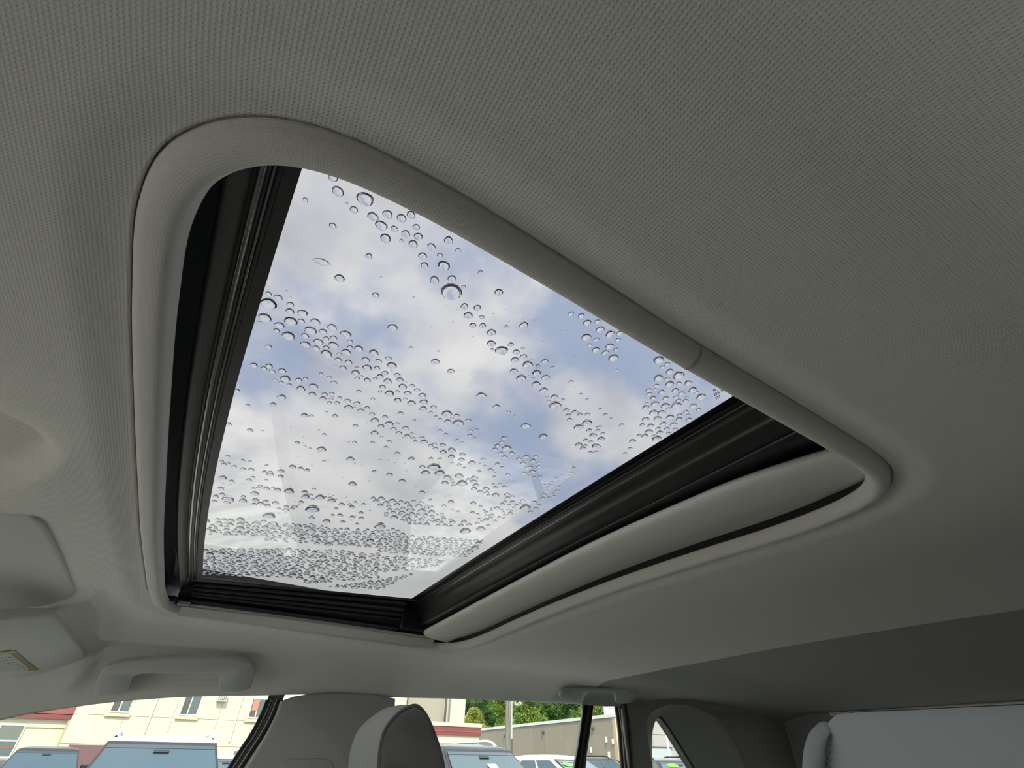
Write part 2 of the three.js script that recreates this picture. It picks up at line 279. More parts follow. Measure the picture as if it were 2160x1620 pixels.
// ---------------------------------------------------------------- far side: pillars, windows, quarter panel
{
  const z = ZF + 0.006, P = (x, y, zz = z) => V(x, y, zz), zAx = V(0, 0, 1);
  // centre pillar
  const edgeL = [[0.200, 0.108], [0.198, 0.085], [0.190, 0.055], [0.176, 0.02], [0.155, -0.03], [0.11, -0.14], [0.06, -0.34]], top = [[0.225, 0.118], [0.26, 0.125], [0.305, 0.130], [0.38, 0.1315], [0.43, 0.129], [0.452, 0.126]], edgeR = [[0.455, 0.10], [0.462, 0.0], [0.50, -0.34]];
  const out = [...edgeL.slice().reverse(), ...top, ...edgeR].map(([x, y]) => P(x, y, z - 0.034));
  const b = struct('trim_1', 'grey plastic centre pillar trim beside the passenger headrest'); part('pillar_cover', slab(out, zAx, 0.042, 0.010), M.pillarTrim, b);
  const c = rounded([P(0.228, -0.02), P(0.229, 0.002), P(0.238, 0.010), P(0.28, 0.012), P(0.322, 0.011), P(0.333, 0.003), P(0.334, -0.02), P(0.33, -0.12), P(0.232, -0.12)], 5);
  part('belt_adjuster_cover', slab(c.map((p) => p.setZ(z + 0.0065)), zAx, 0.004, 0.0018), M.pillarTrim, b);
  // rear pillar strip and quarter panel with an arched hollow for the small window
  const arch = [[1.238, -0.34], [1.239, 0.0], [1.238, 0.07], [1.243, 0.113], [1.270, 0.136], [1.308, 0.150], [1.36, 0.160], [1.416, 0.161], [1.48, 0.154], [1.541, 0.139], [1.585, 0.112], [1.617, 0.076], [1.636, 0.03], [1.645, -0.01], [1.66, -0.34]];
  const topEdge = []; for (let x = 1.95; x > 1.156; x -= 0.03) topEdge.push([x, Math.max(windowTop(x) + 0.012, 0.152)]);
  const panel = [[1.153, -0.34], [1.153, 0.138], ...topEdge.reverse(), [1.98, 0.14], [1.98, -0.34]];
  const q = struct('trim_2', 'dark grey rear quarter trim around the small arched side window');
  const archPts = rounded(arch.map(([x, y]) => P(x, y)), 5, false);
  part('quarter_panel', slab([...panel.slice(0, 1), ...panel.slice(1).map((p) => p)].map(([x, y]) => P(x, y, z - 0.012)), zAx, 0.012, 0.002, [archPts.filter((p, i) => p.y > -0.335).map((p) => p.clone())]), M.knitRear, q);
  const glassEdge = [[1.248, -0.34], [1.249, 0.0], [1.262, 0.07], [1.276, 0.10], [1.292, 0.118], [1.306, 0.1245], [1.312, 0.122], [1.330, 0.105], [1.35, 0.082], [1.37, 0.058], [1.392, 0.03], [1.413, 0.003], [1.428, -0.02], [1.46, -0.07], [1.60, -0.34]];
  const ge = rounded(glassEdge.map(([x, y]) => P(x * 1.022, y * 1.022, z - 0.035)), 5, false), n = archPts.length;
  const rows = []; for (let i = 0; i < n; i++) { const a = archPts[i].clone().setZ(z - 0.002), g = ge[i]; rows.push([a, a.clone().lerp(g, 0.12).setZ(z - 0.008), a.clone().lerp(g, 0.5).setZ(z - 0.020), g]); }
  part('window_reveal', grid(rows), M.pillarTrim, q); part('window_collar', grid(ge.map((g) => [g, V(g.x, g.y, g.z - 0.03)])), M.black, q);
  const w3 = struct('window_4', 'small arched rear quarter window'); part('pane', slab(ge.map((p) => p.clone().setZ(z - 0.05)), zAx, 0.0004, 0), M.clearGlass, w3);
  part('window_seal', tube(ge.slice(26).map((p) => p.clone().setZ(z - 0.036)), 0.0042, 60, 8), M.rubber, w3);
  // front passenger window
  const wt = []; for (let x = -0.55; x <= 0.2; x += 0.05) wt.push([x, windowTop(x) + 0.012]);
  const w1 = struct('window_2', 'front passenger side window'); part('pane', slab([[-0.75, -0.36], ...wt, [0.21, 0.12], [0.16, -0.03], [0.05, -0.36]].map(([x, y]) => P(x, y, z - 0.05)), zAx, 0.0004, 0), M.clearGlass, w1);
  const seal = (dx, r, dz, m) => part('window_seal', tube([[0.200, 0.112], [0.197, 0.09], [0.188, 0.055], [0.173, 0.02], [0.152, -0.03], [0.11, -0.14], [0.05, -0.34]].map(([x, y]) => P(x + dx, y, z + dz)), r, 60, 8), m, w1);
  const wk = [[0.200, 0.125], [0.197, 0.09], [0.188, 0.055], [0.173, 0.02], [0.152, -0.03], [0.11, -0.14], [0.05, -0.34]]; part('glass_channel', grid(wk.map(([x, y]) => [P(x + 0.012, y, z - 0.043), P(x - 0.020, y, z - 0.046)])), M.channelGrey, w1);
  seal(-0.003, 0.0045, -0.012, M.rubber); seal(-0.013, 0.0032, -0.03, M.frit); seal(-0.021, 0.0036, -0.044, M.rubber);
  // rear passenger window with its divider bar
  const w2 = struct('window_3', 'rear passenger side window with an upright black divider bar'), rt = []; for (let x = 0.44; x <= 1.17; x += 0.06) rt.push([x, windowTop(x) + 0.012]);
  part('pane', slab([[0.44, -0.36], ...rt, [1.17, -0.36]].map(([x, y]) => P(x, y, z - 0.05)), zAx, 0.0004, 0), M.clearGlass, w2);
  part('divider_bar', slab([[1.045, 0.165], [1.082, 0.165], [1.058, 0.09], [1.037, 0.03], [1.024, -0.02], [0.98, -0.2], [0.95, -0.34], [0.915, -0.34], [0.955, -0.15], [0.99, 0.0], [1.01, 0.05]].map(([x, y]) => P(x, y, z - 0.046)), zAx, 0.012, 0.003), M.blackGloss, w2);
  part('divider_strip', tube([P(1.062, 0.16), P(1.035, 0.085), P(1.013, 0.02), P(1.0, -0.03), P(0.94, -0.28)].map((p) => p.setZ(z - 0.034)), 0.003, 40, 8), M.frit, w2);
  for (const [x, r, dz, m] of [[1.161, 0.0070, -0.03, M.rubber], [1.158, 0.0050, -0.012, M.frit], [1.167, 0.0085, -0.002, M.rubber]]) part('window_seal', tube([P(x - 0.004, 0.15, z + dz), P(x - 0.001, 0.1, z + dz), P(x - 0.006, 0.0, z + dz), P(x - 0.02, -0.2, z + dz), P(x - 0.03, -0.34, z + dz)], r, 40, 10), m, w2);
}

// ================================================================ sunroof
const glassY = (x) => 0.251925 + 0.055 * x;                          // underside plane of the tilted glass
{
  // cloth-wrapped ring around the opening, closed by a joint on the driver's side
  const ring = thing('sunroof_trim_ring', 'grey cloth-wrapped trim ring framing the sunroof opening', 'trim ring', [0.21, EYE + 0.2, -0.61]);
  const prof = new THREE.CatmullRomCurve3([[-0.003, 0.010], [-0.0018, 0.0035], [0.0002, 0.0002], [0.0016, -0.0030], [0.0042, -0.0052], [0.0085, -0.0064], [0.0120, -0.0062], [0.0145, -0.0043], [0.0160, -0.0010], [0.0166, 0.0030], [0.0166, 0.0062], [0.0156, 0.0078], [0.0140, 0.0086]].map(([u, v]) => V(u, v, 0)), false, 'centripetal').getPoints(26).map((p) => [p.x, p.y]);
  const js = loop.findIndex((p) => p.x > 0.213 && p.z > -0.2);
  part('cloth_wrap', sweepLoop(prof), M.knitRing, ring);
  const joint = [prof.slice(3, 24).map(([u, v]) => loopAt(js, u, v - 0.0006)), prof.slice(3, 24).map(([u, v]) => { const a = loopAt(js, u, v - 0.0006), b = loopAt(js + 1, u, v - 0.0006); return a.lerp(b, 0.32); })];
  dress(part('joint_fold', grid(joint), S(lin(0.42, 0.40, 0.37), 0.95), ring), 'narrow fold where the ends of the ring meet');

  // fixed black tray between headliner and roof
  const tray = thing('sunroof_tray', 'black plastic tray inside the sunroof opening', 'sunroof frame', [0.21, EYE + 0.2, -0.61]);
  part('tray_wall', sweepLoop([[0.0143, 0.0082], [0.0125, 0.014], [0.010, 0.018], [0.006, 0.03], [0.003, 0.06], [0.003, 0.078]]), M.black, tray);
  const strip = (name, prof, z0, z1, m, bow = () => 0, parent = tray) => { const rows = []; for (let i = 0; i <= 60; i++) { const z = lerp(z0, z1, i / 60); rows.push(prof.map(([x, y]) => V(x + bow(z), y, z))); } return part(name, grid(rows), m, parent); };
  const bowG = curve1([[-1.08, -0.017], [-0.99, -0.0225], [-0.8, -0.033], [-0.6, -0.039], [-0.41, -0.0395], [-0.28, -0.0365], [-0.168, -0.0325], [-0.05, -0.026]]);   // bowed front edge of the visible glass
  const bowF = (z) => bowG(z) + 0.0395;
  const bar = (x, y, r, squash = 1) => { const o = []; for (let k = 0; k <= 10; k++) { const a = Math.PI * (k / 10) + Math.PI; o.push([x + r * Math.cos(a), y + r * squash * Math.sin(a)]); } return o; };
  dress(strip('front_panel', [[-0.0592, 0.2565], [-0.0598, 0.2490], [-0.0610, 0.2464], [-0.0650, 0.2438], [-0.0695, 0.2420], [-0.0722, 0.2423], [-0.0738, 0.246], [-0.0738, 0.262]], -0.13, -1.035, M.darkFrame, bowF), 'dark brownish grey strip in front of the seals');
  strip('front_backing', [[-0.045, 0.2575], [-0.10, 0.2575]], -0.10, -1.08, M.black, bowF);
  dress(strip('front_bead', bar(-0.0568, 0.2462, 0.0024), -0.12, -1.045, M.glossBead, bowF), 'thin shiny bead');
  for (const [x, r, m] of [[-0.0540, 0.0014, M.rubber], [-0.0514, 0.0012, M.glossBead], [-0.0490, 0.0014, M.rubber]]) strip('front_bead', bar(x, 0.2478, r), -0.12, -1.045, m, bowF);

  // aluminium guide rail along the far side
  const rail = thing('guide_rail', 'silver aluminium guide rail along the far edge of the sunroof opening', 'rail', [0.18, EYE + 0.215, -1.06]);
  const rows2 = []; for (let i = 0; i <= 50; i++) { const x = lerp(-0.038, 0.44, i / 50), y = 0.2148 - 0.004 * smooth(0.1, 0.44, x); rows2.push([V(x, y - 0.012, -1.0680), V(x, y, -1.0610), V(x, y + 0.0006, -1.0590), V(x, y + 0.0014, -1.0592), V(x, y + 0.0018, -1.0612), V(x, y + 0.0060, -1.0622), V(x, y + 0.0064, -1.0606), V(x, y + 0.0071, -1.0608), V(x, y + 0.0076, -1.066)]); }
  part('track', grid(rows2), M.railGrey, rail);
  part('end_stop', rbox(-0.046, -0.026, 0.2165, 0.2235, -1.060, -1.050, 0.002), M.aluDull, rail);
  part('screw_boss', rbox(-0.064, -0.048, 0.217, 0.226, -1.045, -1.035, 0.003), M.blackGloss, rail);

  // rubber bellows between rail and glass on the far side: folds that fan out towards the raised rear edge
  const bel = thing('bellows_seal', 'black ribbed rubber seal between guide rail and glass', 'seal', [0.18, EYE + 0.23, -1.03]);
  part('backing', grid([[V(-0.05, 0.218, -1.072), V(-0.05, 0.2478, -1.045)], [V(0.41, 0.205, -1.072), V(0.41, 0.2728, -1.045)]]), M.black, bel);
  for (const [yl, yr, z, r] of [[0.2443, 0.2643, -1.017, 0.0034], [0.2395, 0.2535, -1.026, 0.0034], [0.2360, 0.2460, -1.036, 0.0034], [0.2335, 0.2390, -1.046, 0.0034], [0.2262, 0.2225, -1.0565, 0.0040]]) {
    const pts = []; for (let i = 0; i <= 8; i++) { const t = i / 8; pts.push(V(lerp(-0.030, 0.352, t), lerp(yl, yr, t), z)); }
    part('fold', tube(pts, r, 60, 10), M.rubber, bel);
  }
  // rear: black cross member with a drip channel below the glass
  const bowR = (z) => 0.006 * ((z + 0.6) / 0.42) ** 2 - 0.002;
  const cross = thing('sunroof_cross_member', 'black cross member between the glass and the sunshade', 'sunroof frame', [0.38, EYE + 0.24, -0.6]);
  dress(strip('drip_strip', [[0.3705, 0.2640], [0.3715, 0.2612], [0.3745, 0.2585], [0.3775, 0.2575], [0.379, 0.258]], -0.12, -1.03, M.glossBead, bowR, cross), 'shiny drip strip');
  strip('channel', [[0.360, 0.272], [0.369, 0.2665], [0.3705, 0.2625], [0.376, 0.256], [0.379, 0.2545], [0.383, 0.249], [0.384, 0.2455], [0.391, 0.2395], [0.392, 0.236], [0.398, 0.2335], [0.410, 0.2325], [0.43, 0.2335]], -0.11, -1.07, M.blackGloss, bowR, cross);
  for (const [x, y, r, m] of [[0.3665, 0.2655, 0.0016, M.rubber], [0.3805, 0.2548, 0.0013, M.glossBead], [0.3955, 0.2342, 0.0013, M.frit]]) strip('channel_lip', bar(x, y, r), -0.12, -1.04, m, bowR, cross);
  part('corner_block', rbox(0.356, 0.420, 0.2225, 0.268, -1.078, -1.046, 0.004), M.black, cross);

  // the glass panel itself, tilted up at the rear
  const glass = thing('sunroof_glass', 'tinted sunroof glass panel tilted up at the rear and covered in raindrops', 'sunroof', [0.16, EYE + 0.26, -0.58]);
  const G = (x, z, dy = 0) => V(x, glassY(x) + dy, z);
  part('pane', grid([[G(-0.065, -0.05), G(-0.065, -1.055)], [G(0.385, -0.05), G(0.385, -1.055)]]), M.sunroofGlass, glass);
  const fr = [], rb = [], sb = []; for (let i = 0; i <= 60; i++) { const z = lerp(-0.05, -1.055, i / 60), b = bowG(z); fr.push([G(-0.065, z, -0.0012), G(b - 0.0078, z, -0.0012), G(b, z, -0.0009)]); const rx = 0.3545 + bowR(z) * 0.6; rb.push([G(rx, z, -0.0009), G(rx + 0.0105, z, -0.002), G(0.385, z, -0.0012)]); }
  part('front_border', grid(fr), M.frit, glass); part('rear_border', grid(rb), M.blackGloss, glass);
  for (let i = 0; i <= 40; i++) { const x = lerp(-0.065, 0.385, i / 40); sb.push([G(x, -1.000 - 0.003 * i / 40, -0.0008), G(x, -1.006, -0.004), G(x, -1.055, -0.0012)]); }
  part('side_border', grid(sb), M.black, glass);
  // etched marking in the rear near corner
  const cv = document.createElement('canvas'); cv.width = 256; cv.height = 160; const cx = cv.getContext('2d'); cx.fillStyle = '#000'; cx.fillRect(0, 0, 256, 160); cx.fillStyle = '#fff'; cx.font = 'bold 46px sans-serif'; cx.fillText('M', 40, 46); cx.fillText('E8A  M', 24, 96); cx.fillText('TEF', 24, 146);
  const am = new THREE.CanvasTexture(cv);
  const mk = [onGlass(1496, 822), onGlass(1532, 806), onGlass(1508, 846), onGlass(1544, 826)].map((p) => p.setY(p.y - 0.0006));
  const mg = grid([[mk[0], mk[2]], [mk[1], mk[3]]], (p, i, j) => [i, 1 - j]);
  part('etched_marking', mg, S(lin(0.02, 0.025, 0.03), 0.6, { alphaMap: am, transparent: true }), glass);

  // retracted sunshade with a rounded nose, its far corner rounded
  const shade = thing('sunshade', 'grey cloth sunshade slid back at the rear of the opening', 'sunshade', [0.5, EYE + 0.22, -0.6]);
  const noseX = curve1([[-1.1, 0.408], [-1.0, 0.407], [-0.72, 0.399], [-0.47, 0.395], [-0.284, 0.407], [-0.232, 0.416], [-0.178, 0.432], [-0.12, 0.452]]);
  const rows = [], za = -0.118, zb = -1.070;
  for (let i = 0; i <= 110; i++) {
    const t = i / 110, z = lerp(za, zb, t), e = clamp((z - (zb + 0.030)) / -0.030), x0 = noseX(z) + 0.030 * (1 - Math.sqrt(Math.max(0, 1 - e * e))), h = 1 - 0.75 * e ** 3;
    const sec = [[0.25, 0.2365], [0.06, 0.2350], [0.020, 0.2335]];
    for (let k = 0; k <= 18; k++) { const a = Math.PI / 2 + k / 18 * Math.PI; sec.push([0.022 + (k < 9 ? 0.022 : 0.034) * Math.cos(a) - (k < 9 ? 0 : -0.012), 0.2225 + 0.0108 * h * Math.sin(a)]); }
    sec.push([0.046, 0.2124], [0.060, 0.2150], [0.075, 0.2190], [0.095, 0.2225], [0.25, 0.223]);
    rows.push(sec.map(([x, y]) => V(x0 + x, y - 0.014 * (x0 + x - 0.39) - 0.001, z)));
  }
  part('cloth_panel', grid(rows), M.knitRing, shade);
}

// ---------------------------------------------------------------- raindrops on the outside of the glass
{
  const unit = (kind) => {                                           // a cap of water of radius 1 with a flat base
    const rng = 9, sides = 28, pos = [], idx = [], nor = [];
    const edge = (a) => kind === 'leaf' ? (-Math.abs(Math.sin(a)) + Math.sqrt(Math.sin(a) ** 2 + 0.9 * Math.cos(a) ** 2 * 0.9 + 1e-6)) / (0.9 * Math.cos(a) ** 2 + 1e-6) * 1.0 : 1 + [0, 0.05, 0.09, 0.04][kind] * Math.cos(2 * a + kind) + [0, 0.02, 0.04, 0.05][kind] * Math.cos(3 * a + 2 * kind) + (kind === 2 ? 0.22 * Math.max(0, Math.cos(a)) ** 7 : 0);
    const th = 1.27, R = 1 / Math.sin(th), c = R * Math.cos(th);     // contact angle about 73 degrees
    for (let i = 0; i <= rng; i++) for (let j = 0; j < sides; j++) { const t = th * i / rng, a = j / sides * 2 * Math.PI, r = R * Math.sin(t) * edge(a), y = (R * Math.cos(t) - c) * (kind === 'leaf' ? 0.62 : 1); pos.push(r * Math.cos(a), y, r * Math.sin(a)); }
    for (let i = 0; i < rng; i++) for (let j = 0; j < sides; j++) { const a = i * sides + j, b = i * sides + (j + 1) % sides, d = a + sides, e = b + sides; idx.push(a, b, e, a, e, d); }
    const n0 = pos.length / 3; pos.push(0, 0, 0); for (let j = 0; j < sides; j++) pos.push(pos[(rng * sides + j) * 3], 0, pos[(rng * sides + j) * 3 + 2]);
    for (let j = 0; j < sides; j++) idx.push(n0, n0 + 1 + j, n0 + 1 + (j + 1) % sides);
    const g = new THREE.BufferGeometry(); g.setAttribute('position', new THREE.Float32BufferAttribute(pos, 3)); g.setAttribute('uv', new THREE.Float32BufferAttribute(new Float32Array(pos.length / 3 * 2), 2)); g.setIndex(idx); g.computeVertexNormals();
    for (let j = 0; j < sides; j++) { const k = j; void k; g.attributes.normal.setXYZ(j, 0, 1, 0); }
    return g;
  };
  const caps = [0, 1, 2, 3].map(unit), leaf = unit('leaf'), drops = [];
  const frontEdge = curve1([[-1.08, -0.017], [-0.99, -0.0225], [-0.8, -0.033], [-0.6, -0.039], [-0.41, -0.0395], [-0.28, -0.0365], [-0.168, -0.0325], [-0.05, -0.026]]);
  const add = (px, py, w, kind) => {
    const a = onGlass(px - w / 2, py), b = onGlass(px + w / 2, py), m = onGlass(px, py), r = a.distanceTo(b) / 2;
    if (m.x < frontEdge(m.z) - r * 0.2 || m.x > 0.362 || m.z < -1.008) return;
    drops.push({ x: m.x, z: m.z, r: r * 0.98, px, py, w, kind });
  };
  const from = (x0, y0, k, ...lists) => { for (const l of lists) for (const [x, y, w] of l) add(x0 + x / k, y0 + y / k, w / k); };
  from(420, 600, 6,
    [[877, 125, 80], [998, 172, 105], [870, 255, 200], [1153, 262, 95], [1148, 348, 110], [828, 428, 160], [1308, 368, 125], [1155, 475, 165], [1290, 472, 95], [762, 487, 50], [1012, 525, 120], [978, 590, 78], [1128, 660, 165], [1470, 480, 125], [1410, 590, 145], [1680, 548, 118], [1567, 605, 105], [1340, 657, 98], [1342, 768, 122], [1508, 735, 125]],
    [[1608, 692, 82], [1703, 685, 92], [1700, 775, 125], [1477, 812, 98], [1608, 806, 80], [1610, 885, 148], [1850, 638, 135], [1907, 728, 72], [1908, 800, 72], [2018, 820, 118], [1865, 865, 118], [1770, 888, 60], [1757, 960, 92], [1890, 992, 100], [2105, 960, 100], [1715, 1043, 35], [1820, 1065, 95], [1978, 1127, 112], [2000, 1062, 52], [2125, 1065, 125]],
    [[2000, 1198, 75], [2055, 1170, 50], [2125, 1220, 95], [877, 795, 82], [690, 1030, 98], [883, 1040, 95], [820, 1070, 82], [922, 1108, 78], [1050, 1100, 102], [1090, 1200, 132], [955, 1212, 50], [1035, 1250, 65], [1140, 1280, 65], [1257, 1218, 98], [1345, 1200, 68], [1285, 1328, 115], [1447, 1297, 120], [1430, 1398, 98], [1543, 1140, 60], [1645, 1180, 62]],
    [[1705, 1250, 82], [1587, 1400, 90], [1680, 1390, 75], [1567, 1452, 92], [1670, 1458, 55], [1685, 1430, 45], [1775, 1442, 62], [1652, 1505, 65], [1745, 1510, 82], [1877, 1482, 95], [1890, 1565, 105], [2000, 1515, 90], [1970, 1565, 40], [2020, 1362, 70], [1045, 1435, 105], [937, 1525, 78], [615, 1537, 60], [480, 1350, 70], [2045, 1605, 85], [2125, 1570, 75]]);
  from(780, 700, 6,
    [[525, 208, 58], [832, 385, 112], [1028, 505, 92], [868, 252, 35], [1540, 15, 120], [1538, 155, 115], [1665, 245, 160], [1785, 168, 80], [1548, 228, 52], [1855, 262, 95], [1938, 217, 52], [1947, 322, 98], [1838, 362, 108], [2000, 425, 140], [2130, 435, 55], [1823, 505, 102], [1917, 595, 135], [2112, 530, 120], [2110, 668, 108], [2015, 565, 35]],
    [[2066, 595, 45], [50, 275, 125], [235, 345, 88], [110, 380, 90], [277, 435, 132], [92, 465, 80], [275, 503, 32], [193, 530, 85], [345, 555, 90], [130, 572, 95], [67, 602, 65], [227, 632, 112], [380, 615, 95], [160, 707, 90], [130, 765, 55], [417, 702, 112], [533, 690, 75], [248, 790, 128], [350, 763, 58], [597, 745, 78]],
    [[480, 788, 108], [662, 812, 100], [355, 875, 95], [450, 855, 58], [528, 910, 112], [683, 895, 110], [675, 980, 102], [808, 962, 82], [772, 1028, 55], [38, 855, 58], [30, 1050, 80], [62, 1130, 115], [193, 1085, 75], [245, 1172, 112], [350, 1168, 52], [142, 1203, 88], [300, 1240, 90], [453, 1228, 92], [58, 1290, 98], [150, 1335, 50]],
    [[367, 1290, 85], [475, 1330, 90], [533, 1293, 50], [552, 1355, 60], [575, 1397, 60], [660, 1350, 75], [683, 1400, 92], [35, 1408, 58], [243, 1395, 68], [203, 1468, 65], [390, 1040, 82], [562, 1128, 48], [975, 1045, 140], [1100, 1068, 78], [1040, 1098, 50], [838, 1080, 58], [890, 1112, 58], [987, 1142, 92], [1120, 1165, 142], [1245, 1130, 80]],
    [[890, 1255, 58], [963, 1303, 58], [1272, 1262, 70], [1352, 1248, 58], [1267, 1318, 70], [1325, 1350, 48], [1415, 815, 125], [1605, 955, 95], [1757, 1022, 52], [1845, 1068, 52], [1973, 1198, 122], [1700, 1352, 85], [1670, 1405, 68], [1615, 1448, 78], [1583, 1495, 78], [1733, 1478, 122], [1657, 1540, 68], [1797, 1545, 80], [1705, 1592, 78], [1980, 1585, 85]],
    [[2100, 1585, 65], [820, 1425, 60], [770, 1448, 68], [923, 1440, 82], [830, 1482, 68], [930, 1532, 98], [1035, 1505, 105], [1033, 1588, 90], [1172, 1562, 85], [1100, 1375, 45], [1165, 1402, 45], [348, 1548, 75], [535, 1610, 78]]);
  from(1100, 620, 4.696,
    [[490, 202, 65], [593, 222, 70], [652, 292, 85], [755, 280, 65], [780, 358, 90], [880, 405, 92], [975, 395, 70], [643, 435, 100], [743, 458, 58], [958, 460, 58], [677, 512, 52], [737, 560, 82], [875, 525, 85], [830, 588, 68], [938, 555, 50], [912, 640, 105], [943, 762, 38], [232, 672, 68], [163, 715, 42], [305, 735, 42]],
    [[493, 877, 55], [237, 835, 82], [220, 962, 85], [327, 1025, 75], [335, 1110, 118], [253, 1028, 36], [268, 1065, 40], [412, 1053, 40], [445, 1160, 65], [528, 1175, 62], [465, 1208, 65], [580, 1200, 56], [478, 1250, 56], [653, 1198, 52], [587, 1000, 40], [650, 1050, 36], [833, 1200, 44], [887, 1240, 36], [993, 1305, 55], [780, 1145, 36]],
    [[652, 1285, 105], [568, 1325, 90], [768, 1325, 58], [670, 1358, 65], [757, 1360, 50], [805, 1388, 48], [710, 1408, 78], [790, 1445, 82], [637, 1455, 55], [690, 1470, 50], [568, 1500, 75], [637, 1510, 55], [610, 1535, 68], [737, 1515, 88], [683, 1578, 52], [738, 1572, 52], [215, 1418, 90], [1365, 660, 105], [1445, 700, 55], [1397, 732, 52]],
    [[1470, 775, 80], [1557, 812, 115], [1360, 838, 95], [1445, 848, 55], [1467, 900, 90], [1562, 892, 58], [1653, 888, 78], [1340, 915, 60], [1253, 877, 32], [1697, 955, 82], [1525, 962, 72], [1585, 992, 65], [1735, 985, 52], [1780, 1025, 90], [1393, 977, 70], [1263, 958, 62], [1267, 997, 60], [1328, 950, 38], [1307, 1037, 62], [1432, 1040, 66]],
    [[1530, 1028, 55], [1557, 1060, 55], [1640, 1030, 36], [1628, 1065, 60], [1323, 1095, 80], [1240, 1090, 42], [1232, 1130, 68], [1425, 1115, 90], [1537, 1112, 100], [1455, 1142, 48], [1703, 1115, 70], [1755, 1150, 48], [1310, 1182, 85], [1390, 1182, 75], [1630, 1175, 58], [1568, 1205, 55], [1350, 1240, 78], [1470, 1228, 75], [1562, 1247, 65], [1650, 1205, 42]],
    [[1663, 1250, 58], [1232, 1248, 70], [1405, 1292, 65], [1197, 1303, 55], [1282, 1312, 68], [1507, 1298, 66], [1355, 1338, 55], [1443, 1342, 60], [1525, 1345, 50], [1265, 1370, 75], [1370, 1380, 65], [1223, 1413, 68], [1165, 1408, 50], [1310, 1410, 45], [1340, 1440, 95], [1455, 1385, 45], [1102, 1465, 72], [1078, 1535, 42], [1028, 1585, 42]]);
  from(600, 350, 6,
    [[262, 435, 72], [675, 328, 150], [1015, 425, 200], [788, 482, 38], [877, 560, 105], [610, 765, 95], [1122, 648, 132], [1305, 618, 128], [1480, 668, 125], [1602, 625, 115], [1220, 762, 150], [1390, 802, 95], [1668, 780, 95], [1278, 922, 140], [1538, 865, 108], [1695, 900, 115], [1478, 950, 52], [1627, 995, 122], [1858, 1030, 110], [2077, 948, 120]],
    [[1747, 1147, 115], [1967, 1140, 82], [1775, 1270, 105], [2015, 1272, 162], [695, 1428, 132], [1068, 1148, 90], [1895, 1448, 120], [2120, 1435, 115], [1218, 1408, 30], [615, 150, 130]]);
  from(500, 340, 3.6, [[1678, 682, 44], [1850, 850, 44], [1988, 1000, 68], [1720, 958, 36], [1726, 1105, 60], [1825, 1118, 60], [1755, 1175, 72], [1857, 1188, 44], [1790, 1253, 54], [1865, 1252, 54], [1051, 1020, 55], [1180, 1268, 78]]);
  from(900, 560, 3.24, [[665, 412, 62], [545, 422, 28]]);
  from(780, 860, 6,
    [[520, 655, 78], [772, 650, 60], [888, 652, 50], [1160, 668, 92], [1293, 705, 98], [1435, 660, 65], [1130, 727, 58], [1197, 765, 45], [1040, 705, 40], [1457, 742, 42], [1390, 716, 40], [1615, 720, 70], [1675, 765, 60], [1890, 660, 80], [1975, 682, 58], [2065, 680, 85], [1940, 712, 80], [2140, 705, 60], [2015, 765, 98], [2140, 755, 70]],
    [[2057, 818, 95], [1955, 840, 76], [2035, 868, 50], [2080, 888, 58], [2150, 880, 60], [665, 758, 80], [810, 765, 160], [705, 835, 118], [885, 838, 140], [1530, 797, 82], [1385, 815, 55], [1587, 836, 42], [1573, 885, 60], [1745, 853, 65], [977, 890, 98], [1127, 875, 118], [1037, 920, 48], [953, 960, 98], [1055, 958, 58], [1055, 993, 60]],
    [[1168, 968, 145], [1250, 917, 62], [1322, 895, 92], [1315, 940, 98], [1343, 990, 90], [1318, 1035, 85], [1475, 1033, 90], [1395, 1072, 80], [1477, 1083, 75], [1500, 1115, 55], [1590, 1018, 68], [1562, 978, 48], [1700, 1008, 60], [1645, 970, 55], [1593, 1118, 105], [1735, 1105, 88], [1803, 1135, 62], [1740, 1150, 70], [1710, 1200, 66], [1803, 1200, 70]],
    [[1762, 1235, 48], [1860, 1240, 64], [1967, 1275, 145], [2080, 1205, 78], [2105, 1280, 58], [2030, 1328, 68], [55, 815, 65], [250, 858, 92], [408, 938, 95], [660, 1080, 80], [1027, 1200, 85], [1310, 1218, 85], [940, 1247, 62], [1117, 1322, 58], [1045, 1295, 45], [1400, 1255, 50], [1703, 1365, 52], [1473, 1425, 72], [763, 1175, 55], [42, 1155, 75]],
    [[145, 1160, 92], [80, 1192, 85], [285, 1190, 98], [205, 1210, 82], [395, 1195, 66], [135, 1242, 80], [345, 1235, 80], [240, 1255, 72], [473, 1218, 76], [553, 1190, 58], [655, 1210, 75], [620, 1252, 90], [505, 1255, 72], [715, 1248, 66], [780, 1258, 52], [250, 1298, 72], [420, 1280, 66], [345, 1298, 62], [515, 1305, 105], [658, 1318, 120]],
    [[718, 1275, 78], [782, 1328, 85], [210, 1345, 62], [297, 1332, 70], [407, 1335, 88], [535, 1352, 82], [203, 1375, 52], [310, 1398, 102], [375, 1360, 62], [473, 1372, 75], [610, 1360, 62], [705, 1370, 78], [435, 1395, 66], [585, 1390, 55], [680, 1400, 70], [788, 1385, 66], [853, 1362, 46], [915, 1350, 52], [920, 1385, 58], [935, 1412, 68]],
    [[410, 1427, 55], [493, 1420, 76], [653, 1427, 82], [748, 1440, 64], [800, 1412, 52], [860, 1428, 58], [453, 1440, 62], [550, 1445, 74], [825, 1448, 70], [905, 1460, 66], [503, 1475, 58], [570, 1480, 56], [632, 1478, 60], [720, 1485, 88], [863, 1495, 66], [955, 1498, 76], [1025, 1503, 56], [1047, 1457, 90], [1192, 1452, 82], [1157, 1498, 76]],
    [[1257, 1492, 82], [1027, 1425, 62], [130, 1512, 150], [1210, 1575, 145], [1405, 1545, 128], [293, 1547, 56]]);
